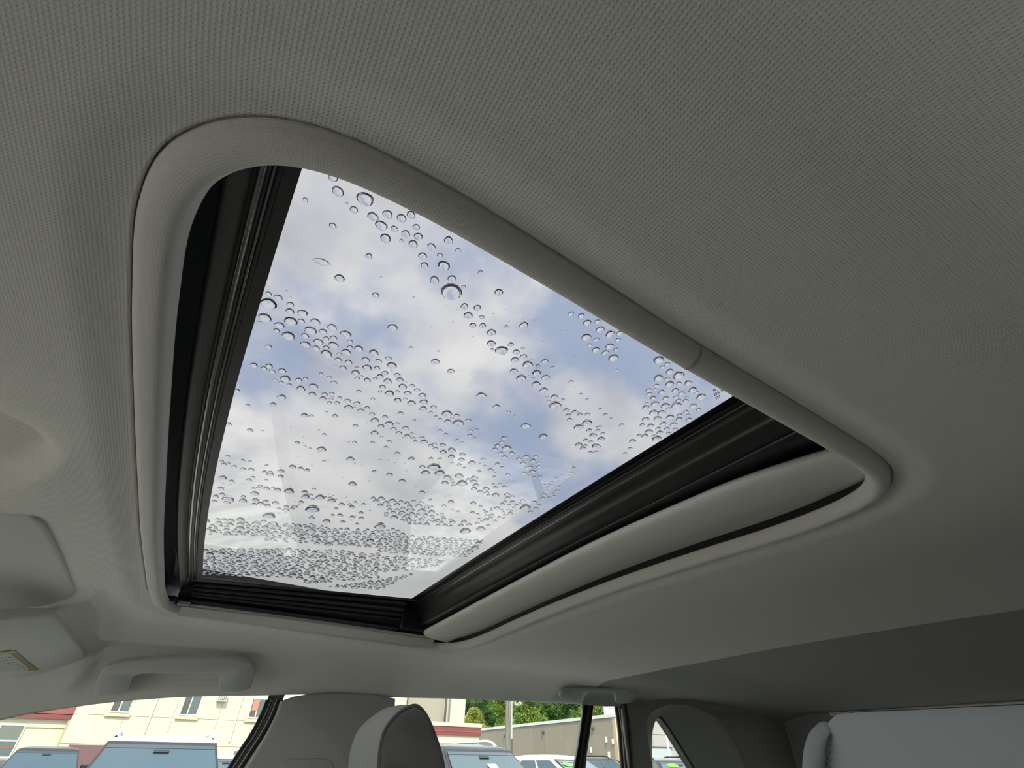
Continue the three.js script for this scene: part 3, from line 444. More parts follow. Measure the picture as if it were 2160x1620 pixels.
  from(420, 860, 6,
    [[370, 215, 80], [640, 292, 80], [1333, 105, 90], [1418, 110, 62], [1980, 235, 72], [1720, 112, 76], [1612, 62, 48], [1582, 345, 58], [1515, 290, 38], [1240, 450, 68], [1340, 490, 36], [1405, 520, 38], [1548, 535, 115], [1912, 660, 105], [1967, 445, 62], [1578, 682, 50], [360, 620, 58], [552, 672, 58], [640, 685, 46], [285, 687, 58]],
    [[310, 722, 68], [368, 712, 56], [442, 755, 72], [555, 787, 82], [657, 792, 82], [853, 738, 52], [827, 823, 76], [902, 820, 60], [900, 852, 86], [1038, 812, 86], [1030, 880, 82], [1182, 758, 96], [1283, 775, 72], [1365, 800, 76], [297, 897, 102], [407, 940, 76], [628, 925, 78], [680, 888, 58], [845, 920, 46], [1940, 977, 112]],
    [[267, 1030, 82], [285, 1105, 80], [208, 1130, 76], [365, 1165, 160], [355, 1207, 86], [187, 1188, 62], [555, 1133, 66], [555, 1187, 106], [700, 1095, 106], [685, 1030, 52], [748, 1020, 58], [773, 998, 66], [850, 1030, 84], [935, 1020, 52], [993, 1050, 95], [1138, 1068, 132], [710, 1178, 92], [695, 1228, 66], [775, 1220, 84], [845, 1192, 72]],
    [[865, 1248, 90], [963, 1215, 92], [1335, 1080, 84], [1345, 1138, 108], [1410, 1110, 58], [1437, 1163, 50], [1530, 1145, 118], [1597, 1140, 45], [1657, 1148, 62], [1675, 1185, 108], [1292, 1205, 76], [1208, 1260, 82], [1100, 1262, 70], [1097, 1303, 92], [1010, 1287, 62], [1180, 1285, 62], [1430, 1300, 182], [1455, 1035, 52], [1803, 1232, 82], [1903, 1232, 58]],
    [[1930, 1263, 78], [1977, 1203, 58], [2080, 1230, 62], [1732, 1285, 62], [2048, 1338, 70], [1688, 1368, 56], [1783, 1370, 76], [1935, 1393, 72], [2050, 1405, 76], [1425, 1402, 78], [1612, 1447, 104], [1820, 1453, 70], [1997, 1478, 50], [885, 1385, 158], [520, 1428, 112], [400, 1440, 96], [312, 1425, 70], [232, 1420, 66], [590, 1470, 76], [725, 1478, 118]],
    [[815, 1448, 80], [930, 1492, 142], [520, 1485, 105], [395, 1490, 90], [350, 1515, 68], [625, 1500, 78], [718, 1520, 92], [835, 1520, 92], [515, 1532, 105], [345, 1550, 82], [1250, 1507, 104], [1103, 1482, 52], [1375, 1527, 86], [1450, 1527, 56], [1533, 1547, 98], [1155, 1560, 128], [1413, 1570, 122]]);
  const la = onGlass(657, 549), lb = onGlass(699, 561), leafTurn = Math.atan2(la.z - lb.z, lb.x - la.x), biggest = drops.length; add(952, 617, 46, 0); add(678, 553.5, 41, 'leaf');
  // the crowded lower bands, scattered on the glass where the photograph shows them
  const band = (poly, n, w0, w1) => { for (let k = 0, tries = 0; k < n && tries < n * 40; tries++) {
    const u = rnd(), v = rnd(), px = lerp(lerp(poly[0][0], poly[1][0], u), lerp(poly[3][0], poly[2][0], u), v), py = lerp(lerp(poly[0][1], poly[1][1], u), lerp(poly[3][1], poly[2][1], u), v), w = w0 + (w1 - w0) * rnd() ** 2.2;
    const a = onGlass(px, py), r = a.distanceTo(onGlass(px + w / 2, py)); if (drops.some((d) => Math.hypot(d.x - a.x, d.z - a.z) < (d.r + r) * 1.16)) continue; add(px, py, w); k++; } };
  band([[433, 1100], [690, 1108], [690, 1138], [431, 1128]], 70, 8, 18);
  band([[560, 1112], [840, 1120], [900, 1162], [560, 1142]], 150, 8, 19);
  band([[780, 1128], [1020, 1140], [985, 1176], [800, 1166]], 150, 7, 17);
  band([[430, 1160], [640, 1160], [640, 1222], [429, 1212]], 210, 8, 20);
  band([[640, 1158], [800, 1170], [800, 1222], [640, 1232]], 170, 7, 18);
  band([[800, 1172], [935, 1182], [930, 1194], [790, 1212]], 60, 7, 14);
  band([[690, 1238], [790, 1228], [870, 1212], [800, 1246]], 60, 7, 14);
  band([[1150, 1020], [1215, 985], [1180, 1045], [1130, 1070]], 22, 7, 13);
  band([[985, 1085], [1110, 1050], [1085, 1085], [1020, 1118]], 26, 7, 14);
  band([[470, 900], [1100, 880], [1000, 1110], [450, 1100]], 60, 3, 6);
  band([[620, 480], [1200, 700], [1250, 880], [560, 760]], 40, 2.5, 6);
  // the largest three hundred are drops of their own, the rest one scatter
  const placeOf = (d) => d.py > 1075 ? 'the crowd along the far glass edge' : d.px > 1330 ? 'the cluster by the etched marking' : d.py < 700 && d.px > 600 && d.px - 600 > (d.py - 350) * 0.6 ? 'the trail under the near trim edge' : d.px < 940 && d.py > 600 && d.py < 960 ? 'the slanting front trail' : 'the scatter over the middle glass';
  const byPlace = new Map(), trend = (mates, px) => { let n = 0, sx = 0, sy = 0, xx = 0, xy = 0; for (const m of mates) { n++; sx += m.px; sy += m.py; xx += m.px * m.px; xy += m.px * m.py; } const k = (n * xy - sx * sy) / (n * xx - sx * sx + 1e-6); return sy / n + k * (px - sx / n); };
  const where = (d) => {
    if (d === drops[biggest]) return ['largest round raindrop, high in the middle of the sunroof glass'];
    if (d.kind === 'leaf') return ['leaf-shaped pointed raindrop lying alone on the sunroof glass'];
    const place = placeOf(d), mates = byPlace.get(place), step = ['foremost in', 'towards the front of', 'before the middle of', 'past the middle of', 'towards the rear of', 'rearmost in'][Math.min(5, Math.floor(mates.indexOf(d) / mates.length * 6))];
    const size = d.w > 24 ? 'extra-large' : d.w > 19 ? 'large' : d.w > 16 ? 'middle-sized' : d.w > 13.5 ? 'smallish' : 'small';
    return [size + ' raindrop ' + step + ' ' + place + ', ' + (d.py < trend(mates, d.px) ? 'near side' : 'far side'), 'raindrops in ' + place];
  };
  const tilt = new THREE.Quaternion().setFromUnitVectors(V(0, 1, 0), V(-0.055, 1, 0).normalize());
  const order = drops.slice().sort((a, b) => b.w - a.w), single = new Set(order.slice(0, 300)), rest = [];
  for (const d of [...single].sort((a, b) => a.px - b.px)) { const k = placeOf(d); byPlace.set(k, [...(byPlace.get(k) ?? []), d]); }
  const place = (o, d, k) => { o.position.set(d.x, EYE + glassY(d.x) + 0.0004, d.z); o.quaternion.copy(tilt).multiply(new THREE.Quaternion().setFromAxisAngle(V(0, 1, 0), d.kind === 'leaf' ? leafTurn : k * 2.399)); o.scale.set(d.r, d.r * (0.92 + 0.16 * ((k * 7) % 10) / 10), d.r); };
  drops.forEach((d, k) => {
    if (!single.has(d) && d.kind === undefined) { rest.push([d, k]); return; }
    const o = new THREE.Mesh(d.kind === 'leaf' ? leaf : caps[d.kind ?? k % 4], M.water); o.name = numbered('raindrop'); place(o, d, k); scene.add(o);
    const [label, group] = where(d); dress(o, label, 'raindrop', group);
  });
  for (let v = 0; v < 1; v++) {
    const im = new THREE.InstancedMesh(caps[1], M.water, rest.length), t = new THREE.Object3D(); im.name = 'small_raindrops';
    rest.forEach(([d, k], i) => { place(t, d, k); t.updateMatrix(); im.setMatrixAt(i, t.matrix); });
    dress(im, 'hundreds of small raindrops scattered over the sunroof glass', 'raindrops', null, 'stuff'); scene.add(im);
  }
}

// ================================================================ fittings and seats
{
  // grab handles folded against the far roof rail
  const rn = V(0, -0.75, 0.66).normalize();
  const handle = (label, px, at, off, depth) => {
    const t = thing('grab_handle', label, 'grab handle', [at[0], EYE + at[1], at[2]], 'grab handles on the far roof rail');
    const p0 = V(0, at[1], at[2]).addScaledVector(rn, off), pts = rounded(px.map(([x, y]) => onPlane(x, y, rn, p0)), 5);
    part('grip', slab(pts, rn, depth, 0.0028), M.greyPlastic, t);
    return [t, p0];
  };
  const [h1, p1] = handle('long grey grab handle above the front passenger window', [[203, 1452], [207, 1436], [218, 1410], [232, 1396], [256, 1389], [310, 1383], [390, 1379], [460, 1379], [506, 1383], [530, 1391], [538, 1406], [535, 1426], [528, 1443], [512, 1448], [480, 1449], [467, 1446], [464, 1436], [466, 1424], [463, 1415], [453, 1410.5], [400, 1410], [330, 1410.5], [298, 1412], [286, 1418], [279, 1432], [274, 1447], [263, 1455], [232, 1457], [212, 1457]], [-0.02, 0.152, -1.262], 0.020, 0.013);
  for (const [a, b] of [[238, 1436], [502, 1430]]) { const c = onPlane(a, b, rn, p1); part('mounting_foot', rbox(c.x - 0.016, c.x + 0.016, c.y + 0.0, c.y + 0.022, c.z - 0.03, c.z - 0.006, 0.004), M.greyPlastic, h1); }
  const [h2, p2] = handle('short grey grab handle above the rear passenger window', [[1178, 1462], [1181, 1453], [1196, 1449], [1240, 1446.5], [1300, 1446], [1328, 1447.5], [1334, 1454], [1333, 1468], [1326, 1476], [1304, 1479], [1296, 1476], [1294, 1464], [1290, 1457.5], [1270, 1455], [1240, 1453.5], [1228, 1456], [1222, 1466], [1214, 1472], [1192, 1471.5], [1181, 1468]], [1.03, 0.160, -1.262], 0.013, 0.010);
  for (const [a, b] of [[1200, 1462], [1316, 1464]]) { const c = onPlane(a, b, rn, p2); part('mounting_foot', rbox(c.x - 0.014, c.x + 0.014, c.y - 0.006, c.y + 0.006, c.z - 0.022, c.z - 0.004, 0.003), M.greyPlastic, h2); }

  // passenger sun visor with its warning label
  const A = V(-0.192, 0.1715, -1.0), B = V(-0.160, 0.1545, -1.25), C = V(-0.257, 0.114, -1.22);
  const vn = B.clone().sub(A).cross(C.clone().sub(A)).normalize(); if (vn.y > 0) vn.negate();
  const on = (a, lift = 0) => a.map(([x, y]) => onPlane(x, y, vn, A.clone().addScaledVector(vn, lift)));
  const visor = thing('sun_visor', 'grey sun visor carrying a yellow-edged warning label', 'sun visor', [A.x - 0.1, EYE + A.y - 0.02, A.z - 0.1]);
  const vo = rounded(on([[-260, 1345], [-120, 1318], [0, 1303], [55, 1299], [104, 1298], [116, 1303], [140, 1331], [168, 1366], [179, 1384], [179, 1397], [165, 1409], [130, 1419], [70, 1426], [0, 1429], [-140, 1446], [-260, 1450]]), 5);
  part('panel', slab(vo, vn, 0.014, 0.005).translate(-vn.x * 0.0125, -vn.y * 0.0125, -vn.z * 0.0125), M.softTrim, visor);
  const cv = document.createElement('canvas'); cv.width = 512; cv.height = 256; const cx = cv.getContext('2d');
  cx.fillStyle = '#b9bfb8'; cx.fillRect(0, 0, 512, 256); cx.fillStyle = '#8f8350'; cx.fillRect(420, 0, 92, 256); cx.fillStyle = '#b4ad72'; cx.fillRect(0, 0, 512, 26); cx.fillStyle = '#7f877f';
  for (let y = 56; y < 230; y += 30) for (let x = 24; x < 390;) { const w = 18 + 40 * rnd(); cx.fillRect(x, y, Math.min(w, 396 - x), 9); x += w + 12; }
  const ct = new THREE.CanvasTexture(cv); ct.colorSpace = THREE.SRGBColorSpace;
  const lq = on([[-60, 1384], [30, 1372], [82, 1414], [-60, 1421]], 0.0024);
  const lg = grid([[lq[0].clone().addScaledVector(vn, 0), lq[3]], [lq[1], lq[2]]], (p, i, j) => [i, 1 - j]);
  dress(part('warning_label', lg, S(0xffffff, 0.6, { map: ct }), visor), 'pale sticker with a yellow border and small grey print');

  // overhead console panel
  const cn = V(0.05, -1, 0).normalize(), cp = V(-0.18, 0.2045, -0.9), con = thing('overhead_console', 'smooth grey overhead console panel set into the headliner', 'overhead console', [-0.3, EYE + 0.195, -0.9]);
  const cpt = [[-330, 1120], [-200, 1100], [-60, 1094], [30, 1092], [64, 1093], [82, 1099], [98, 1119], [120, 1160], [144, 1215], [154, 1242], [152, 1256], [138, 1266], [105, 1276], [50, 1284], [-60, 1294], [-200, 1300], [-330, 1290]].map(([x, y]) => onPlane(x, y, cn, cp));
  part('cover', slab(rounded(cpt, 5), cn, 0.016, 0.004).translate(0, 0.0155, 0), M.softTrim, con);

  // headrests and the seats under them
  const sec = [[0.31, -0.10], [0.297, -0.05], [0.290, -0.01], [0.287, 0.024], [0.291, 0.045], [0.304, 0.062], [0.320, 0.073], [0.336, 0.0775], [0.346, 0.0735], [0.357, 0.064], [0.372, 0.043], [0.388, 0.014], [0.400, -0.02], [0.408, -0.06], [0.410, -0.10]];
  const pr = thing('headrest', 'dark grey leather passenger headrest with a piped end panel', 'headrest', [0.34, EYE - 0.1, -0.98]);
  const ring = (z, s, dx = 0, dy = 0) => sec.map(([x, y]) => V(0.345 + (x - 0.345) * s + dx, -0.02 + (y + 0.02) * s + dy, z));
  const soft = (z) => rounded(ring(z[0], z[1], z[2] ?? 0, z[3] ?? 0), 4, false);
  part('cover', grid([[-0.862, 0.985], [-0.868, 1.0], [-0.885, 1.012], [-0.93, 1.03, 0.003, 0.002], [-0.99, 1.03, 0.006, 0.003], [-1.04, 0.99, 0.009, 0.002], [-1.075, 0.90, 0.012], [-1.095, 0.78, 0.014], [-1.10, 0.5, 0.014]].map(soft)), M.leatherGrey, pr);
  const capRows = [1, 0.96, 0.88, 0.7, 0.45, 0.2].map((s, i) => rounded(ring(-0.862 + [0, 0.004, 0.007, 0.009, 0.010, 0.0105][i], 0.985 * s), 4, false));
  dress(part('side_panel', grid(capRows), M.leatherDark, pr), 'dark inner end panel');
  part('piping', tube(rounded(ring(-0.8615, 0.985), 4, false), 0.0028, 160, 8), M.leatherDark, pr);
  for (const x of [0.345]) for (const z of [-0.93, -1.03]) part('post', tube([V(x, -0.05, z), V(x + 0.01, -0.15, z), V(x + 0.02, -0.24, z)], 0.006, 8, 8), M.alu, pr);

  const dr = thing('headrest', 'pale grey leather driver headrest in the near corner', 'headrest', [0.6, EYE - 0.1, -0.22]);
  const yTop = curve1([[-0.352, 0.006], [-0.343, 0.024], [-0.335, 0.0325], [-0.322, 0.0405], [-0.305, 0.0420], [-0.258, 0.0409], [-0.172, 0.0389], [-0.11, 0.036], [-0.096, 0.026], [-0.09, 0.006]]);
  const face = []; for (let i = 0; i <= 70; i++) { const z = lerp(-0.349, -0.092, i / 70), t = yTop(z), row = []; for (let k = 0; k <= 26; k++) { const s = k / 26, y = lerp(-0.17, t, s); row.push(V(0.55 + 0.012 * ((z + 0.22) / 0.13) ** 2 * 0.4 + 0.0035 * smooth(0.93, 1, s) + 0.05 * (1 - s) * 0.2, y, z)); } row.push(V(0.557, t - 0.0003, z), V(0.585, t - 0.005, z)); face.push(row); }
  part('cover', grid(face), M.leatherPale, dr);
  const shell = []; for (let i = 0; i <= 70; i++) { const z = lerp(-0.343, -0.094, i / 70), t = yTop(z) + 0.0014; shell.push([V(0.566, t - 0.02, z), V(0.5665, t - 0.0008, z), V(0.572, t + 0.0004, z), V(0.63, t - 0.004, z), V(0.655, t - 0.06, z), V(0.655, -0.17, z)]); }
  dress(part('back_shell', grid(shell), M.black, dr), 'black rear shell');
  part('side_panel', tube([V(0.552, -0.17, -0.385), V(0.5525, -0.06, -0.370), V(0.553, -0.005, -0.3590), V(0.554, 0.012, -0.3510), V(0.556, 0.021, -0.3445), V(0.561, 0.027, -0.3375)], 0.0105, 60, 14), M.leatherPale, dr);
  const stitchM = S(lin(0.12, 0.11, 0.14), 0.8); part('side_panel', new THREE.SphereGeometry(0.0105, 16, 10).translate(0.561, 0.027, -0.3375), M.leatherPale, dr);
  part('seam', tube([V(0.5535, 0.027, -0.3300), V(0.5495, 0.020, -0.3345), V(0.5485, 0.010, -0.3395), V(0.5485, -0.002, -0.3450), V(0.549, -0.05, -0.359)], 0.0011, 40, 8), stitchM, dr);
  for (let k = 0; k < 12; k++) { const t = k / 11, y = lerp(0.0225, -0.035, t), z = lerp(-0.3330, -0.3545, t ** 0.9) + 0.0018; part('stitch', new THREE.SphereGeometry(1, 10, 8).scale(0.0012, 0.0008, 0.0018).translate(0.5488, y, z), stitchM, dr); }
  for (const z of [-0.17, -0.28]) part('post', tube([V(0.60, -0.16, z), V(0.605, -0.22, z), V(0.61, -0.3, z)], 0.006, 8, 8), M.alu, dr);
  const seat = (x, z, label) => { const s = thing('front_seat', label, 'seat', [x, 0.3, z], 'front seats'); part('backrest', rbox(x - 0.02, x + 0.12, -0.85, -0.21, z - 0.24, z + 0.24, 0.05), M.seat, s); part('cushion', rbox(x - 0.50, x + 0.06, -0.92, -0.76, z - 0.25, z + 0.25, 0.05), M.seat, s); part('base', rbox(x - 0.4, x + 0.04, -1.05, -0.92, z - 0.22, z + 0.22, 0.02), M.cabin, s); };
  seat(0.34, -0.98, 'grey front passenger seat under the dark headrest'); seat(0.56, -0.22, 'grey driver seat under the pale headrest');
  const bench = thing('rear_seat', 'grey rear bench seat of the car', 'seat', [1.35, 0.3, -0.6]); part('backrest', rbox(1.4, 1.55, -0.75, -0.22, -1.28, 0.1, 0.05), M.seat, bench); part('cushion', rbox(0.95, 1.45, -0.9, -0.72, -1.28, 0.1, 0.05), M.seat, bench); part('base', box(1.0, 1.5, -1.05, -0.9, -1.25, 0.08), M.cabin, bench);
}

// ================================================================ outside
const L = (at) => at;                                                // outside, heights are above the ground
const ground = struct('ground', 'unseen pale parking lot bouncing light up into the car'); mesh('pale_lot', new THREE.PlaneGeometry(400, 400, 1, 1).rotateX(-Math.PI / 2), S(lin(0.37, 0.365, 0.35), 0.95, { map: tiled(coarse, 1 / 60) }), ground);  // ground out of view, paled to bounce light through the windows
const X = {
  cream: S(lin(0.42, 0.392, 0.315), 0.85), creamTrim: S(lin(0.42, 0.36, 0.26), 0.85), maroon: S(lin(0.125, 0.030, 0.033), 0.7), red: S(lin(0.19, 0.05, 0.048), 0.7), darkDoor: S(lin(0.10, 0.05, 0.06), 0.6), joint: S(lin(0.33, 0.29, 0.22), 0.9),
  white: S(lin(0.58, 0.58, 0.56), 0.6), pane: S(lin(0.055, 0.075, 0.085), 0.08), curtain: S(lin(0.33, 0.15, 0.11), 0.9), blind: S(lin(0.10, 0.115, 0.105), 0.8), metal: S(lin(0.55, 0.55, 0.53), 0.45, { metalness: 0.4 }), wood: S(lin(0.25, 0.238, 0.225), 0.9, { map: tiled(coarse, 0.8, 6) }),
  taupe: S(lin(0.17, 0.15, 0.124), 0.85), tan: S(lin(0.29, 0.22, 0.15), 0.85), grey: S(lin(0.24, 0.24, 0.24), 0.8), towerA: S(lin(0.225, 0.213, 0.185), 0.85), towerB: S(lin(0.36, 0.35, 0.325), 0.85), paleCap: S(lin(0.38, 0.40, 0.40), 0.5), dark: S(lin(0.05, 0.05, 0.05), 0.6), yellow: S(lin(0.75, 0.62, 0.05), 0.6),
};
{
  // cream two-storey building; each wall panel between the joints is a piece of its own
  const z = -42, b = thing('cream_building', 'cream two-storey building with small windows and white downpipes', 'building', [5, 0, z]);
  const at = (g, m, n = 'wall', p = b) => { g.translate(-p.position.x, -p.position.y, -p.position.z); return mesh(n, g, m, p); };
  at(box(-4.62, 15.6, 0, 8.6, z - 9, z - 0.06), X.joint, 'core');
  const wall = []; for (let i = 0; i < 8; i++) for (const [y0, y1] of [[0, 2.28], [2.3, 3.66], [3.68, 5.6], [5.62, 8.6]]) at(box(-4.62 + i * 2.53, -4.62 + i * 2.53 + 2.515, y0, y1, z - 0.12, z), X.cream, 'wall_panel');
  void wall;
  const win = (x0, x1, y0, y1, inside) => {
    const w = at(box(x0, x1, y0, y1, z - 0.02, z + 0.05), X.white, 'window');
    const sub = (g, m, n) => mesh(n, g.translate(-5, 0, -z), m, w);
    const mid = (x0 + x1) / 2 - 0.06; sub(box(x0 + 0.06, mid - 0.03, y0 + 0.07, y1 - 0.05, z + 0.04, z + 0.056), inside ?? X.dark, 'pane'); sub(box(mid + 0.03, x1 - 0.06, y0 + 0.07, y1 - 0.05, z + 0.04, z + 0.056), X.pane, 'pane');
    at(box(x0 - 0.12, x1 + 0.12, y0 - 0.2, y0 - 0.04, z, z + 0.12), X.creamTrim, 'sill');
  };
  for (const [x, t] of [[-2.98, null], [0.68, null], [4.68, null]]) win(x, x + 1.02, 3.82, 4.94, t);
  const cur = at(box(4.80, 5.16, 4.25, 4.86, z + 0.05, z + 0.063), X.curtain, 'curtain'); void cur;
  win(8.7, 9.7, 3.82, 4.94); win(12.7, 13.7, 3.82, 4.94);
  for (const x of [4.42, 8.6]) { at(box(x, x + 1.35, 1.2, 2.18, z - 0.02, z + 0.05), X.white, 'window'); at(box(x + 0.07, x + 1.28, 1.28, 1.66, z + 0.03, z + 0.058), X.dark, 'pane'); at(box(x + 0.07, x + 1.28, 1.72, 2.1, z + 0.03, z + 0.058), X.blind, 'pane'); }
  at(box(-4.15, -2.35, 0, 2.25, z - 0.02, z + 0.05), X.darkDoor, 'door');
  for (const x of [-0.78, 4.02]) { at(new THREE.CylinderGeometry(0.05, 0.05, 5.6, 12).translate(x, x < 0 ? 5.0 : 5.35, z + 0.09), X.white, 'downpipe'); }
  at(box(-1.05, -0.88, 2.05, 2.5, z, z + 0.14), X.metal, 'meter_box'); at(box(-0.62, -0.44, 2.05, 2.42, z, z + 0.14), X.metal, 'meter_box');
  const ac = at(box(2.55, 3.12, 4.63, 5.05, z - 0.02, z + 0.32), X.metal, 'air_conditioner'); for (let k = 0; k < 5; k++) mesh('slat', box(2.6 + k * 0.1, 2.66 + k * 0.1, 4.68, 5.0, z + 0.315, z + 0.335).translate(-5, 0, -z), X.blind, ac);
  // lower wing on the left with maroon eaves
  const w = thing('low_wing', 'low cream wing with maroon eaves left of the tall facade', 'building', [-9, 0, z - 0.5]);
  const aw = (g, m, n) => at(g, m, n, w);
  aw(box(-16, -4.68, 0, 3.42, z - 8, z - 0.5), X.cream, 'wall'); aw(box(-16, -4.68, 3.0, 3.1, z - 0.5, z - 0.44), X.creamTrim, 'moulding'); aw(box(-16, -4.66, 3.40, 3.62, z - 8, z - 0.30), X.maroon, 'fascia'); aw(box(-16, -4.66, 3.66, 4.3, z - 8, z - 0.38), X.red, 'eaves_board'); aw(box(-4.76, -4.66, 0, 3.4, z - 0.5, z - 0.3), X.joint, 'corner_shade_strip');  // brown corner strip is shade beside the taller facade, made as a solid
  const ww = aw(box(-8.8, -6.55, 1.62, 3.1, z - 0.52, z - 0.42), X.white, 'window'); const sub = (g, m, n) => mesh(n, g.translate(9, 0, -(z - 0.5)), m, ww);
  for (const x of [-8.72, -7.63]) { sub(box(x, x + 1.02, 2.42, 3.06, z - 0.43, z - 0.40), X.blind, 'pane'); sub(box(x, x + 1.02, 1.70, 2.34, z - 0.43, z - 0.40), X.pane, 'pane'); } sub(box(-8.72, -6.6, 2.05, 2.12, z - 0.41, z - 0.385), X.red, 'stripe');
  aw(box(-9.5, -8.86, 1.2, 3.1, z - 0.52, z - 0.40), X.red, 'pilaster');
  // single-storey part on the right with a maroon band, towers behind it
  const s = thing('low_shop', 'single-storey cream building with maroon band right of the passenger headrest', 'building', [18.6, 0, z]);
  const as = (g, m, n) => at(g, m, n, s);
  as(box(15.62, 22.05, 0, 3.3, z - 8, z), X.cream, 'wall'); as(box(15.62, 22.1, 2.72, 2.76, z - 0.02, z + 0.02), X.creamTrim, 'moulding'); as(box(15.62, 22.15, 3.3, 3.86, z - 8, z + 0.12), X.maroon, 'band'); as(box(15.62, 22.2, 3.86, 4.12, z - 8, z + 0.16), X.cream, 'coping'); as(box(15.62, 22.18, 3.52, 3.58, z + 0.1, z + 0.14), X.red, 'moulding');
  const t = thing('grey_tower', 'grey-beige tower block rising behind the maroon-banded building', 'building', [20, 0, -52]);
  const atT = (g, m, n) => at(g, m, n, t);
  atT(box(16.5, 22.6, 0, 10, -58, -50.6), X.towerA, 'wall'); atT(box(23.2, 24.75, 0, 10, -58, -50.3), X.towerB, 'wall'); atT(box(22.6, 23.2, 0, 10, -57, -50.8), X.towerB, 'wall'); atT(new THREE.CylinderGeometry(0.1, 0.1, 9.9, 10).translate(22.75, 4.95, -50.45), X.dark, 'downpipe');
  for (let k = 0; k < 2; k++) atT(box(18.4 + k * 0.46, 18.46 + k * 0.46, 4.2, 9.8, -50.55, -50.48), X.darkDoor, 'ladder_rail'); for (let k = 0; k < 15; k++) atT(box(18.4, 18.92, 4.4 + k * 0.35, 4.45 + k * 0.35, -50.55, -50.5), X.darkDoor, 'ladder_rung');
  // brown warehouse: its long wall runs away from us, the end wall faces us
  const h = thing('brown_warehouse', 'long brown warehouse of ribbed wall panels with a pale roof edge', 'building', [39, 0, -60]);
  const ah = (g, m, n) => at(g, m, n, h);
  ah(box(39.08, 51, 0, 5.35, -112, -45.08), X.taupe, 'core');
  const ribM = S(lin(0.215, 0.185, 0.145), 0.85);
  for (let k = 0; k < 22; k++) { const z1 = -45.5 - k * 3, m = k % 3 === 1 ? S(lin(0.158, 0.14, 0.116), 0.85) : X.taupe; ah(box(39, 39.1, 0, 5.4, z1 - 2.99, z1), m, 'wall_panel'); ah(box(38.985, 39.1, 0, 5.4, z1 - 3.03, z1 - 2.96), ribM, 'rib'); }
  ah(box(38.96, 39.14, 0, 5.4, -45.5, -45.0), X.tan, 'corner_trim'); ah(box(38.9, 51.1, 5.4, 5.68, -112, -44.9), X.paleCap, 'roof_edge');
  for (let k = 0; k < 4; k++) { const m = k === 0 ? X.tan : X.grey; ah(box(39.14 + (k ? k * 3.5 - 2.4 : 0), 39.14 + (k ? k * 3.5 + 1.06 : 1.06), 2.9, 5.4, -45.1, -45), m, 'wall_panel'); ah(box(39.14 + (k ? k * 3.5 - 2.4 : 0), 39.14 + (k ? k * 3.5 + 1.06 : 1.06), 4.1, 4.13, -45.0, -44.97), X.dark, 'rib'); ah(box(39.14 + (k ? k * 3.5 - 2.4 : 0), 39.14 + (k ? k * 3.5 + 1.06 : 1.06), 0, 2.87, -45.1, -45), m, 'wall_panel'); }
  ah(box(43.2, 46.0, 0, 3.0, -45, -44.9), S(lin(0.26, 0.30, 0.32), 0.6), 'roller_door'); ah(box(43.0, 46.2, 3.0, 3.1, -45, -44.85), X.dark, 'lintel');
  for (const zz of [-67, -58, -48.6]) ah(rbox(38.78, 39, 4.5, 4.76, zz - 0.16, zz + 0.16, 0.06), X.dark, 'wall_lamp'); for (const [zz, y] of [[-46.6, 3.4], [-45.6, 3.2], [-49.2, 2.6], [-46.4, 2.2]]) ah(box(38.85, 39, y, y + 0.45, zz - 0.08, zz + 0.08), X.white, 'pipe_box');
  for (const [x, zz] of [[41, -48.6], [42.6, -49.7], [43.2, -49.9]]) { const v = ah(new THREE.CylinderGeometry(0.28, 0.28, 1.1, 14).translate(x, 6.1, zz), X.white, 'roof_vent'); mesh('cowl', new THREE.CylinderGeometry(0.42, 0.42, 0.22, 14).translate(x - 39, 6.75, zz + 60), X.white, v); }
  // utility pole between the buildings, lamp post by the end wall
  const up = thing('utility_pole', 'weathered wooden utility pole left of the warehouse', 'pole', [16.5, 0, -28]); mesh('shaft', new THREE.CylinderGeometry(0.14, 0.18, 9.5, 16).translate(0, 4.75, 0), X.wood, up); mesh('conduit', new THREE.CylinderGeometry(0.04, 0.04, 9, 8).translate(0.17, 4.5, 0.06), X.metal, up); mesh('cable_guard', box(0.12, 0.2, 1.4, 2.6, 0.05, 0.13), X.dark, up); mesh('crossarm', box(-1.2, 1.2, 8.6, 8.75, 0.12, 0.24), X.wood, up);
  const lp = thing('lamp_post', 'thin grey lamp post seen through the arched quarter window', 'pole', [36.6, 0, -36]); mesh('shaft', new THREE.CylinderGeometry(0.07, 0.1, 6.5, 12).translate(0, 3.25, 0), X.metal, lp); mesh('base', new THREE.CylinderGeometry(0.16, 0.2, 1.1, 12).translate(0, 0.55, 0), X.wood, lp); mesh('head', rbox(-0.5, 0.1, 6.4, 6.55, -0.15, 0.15, 0.05), X.metal, lp);
  // a low dark building behind the near side of the lot, outside the picture
}
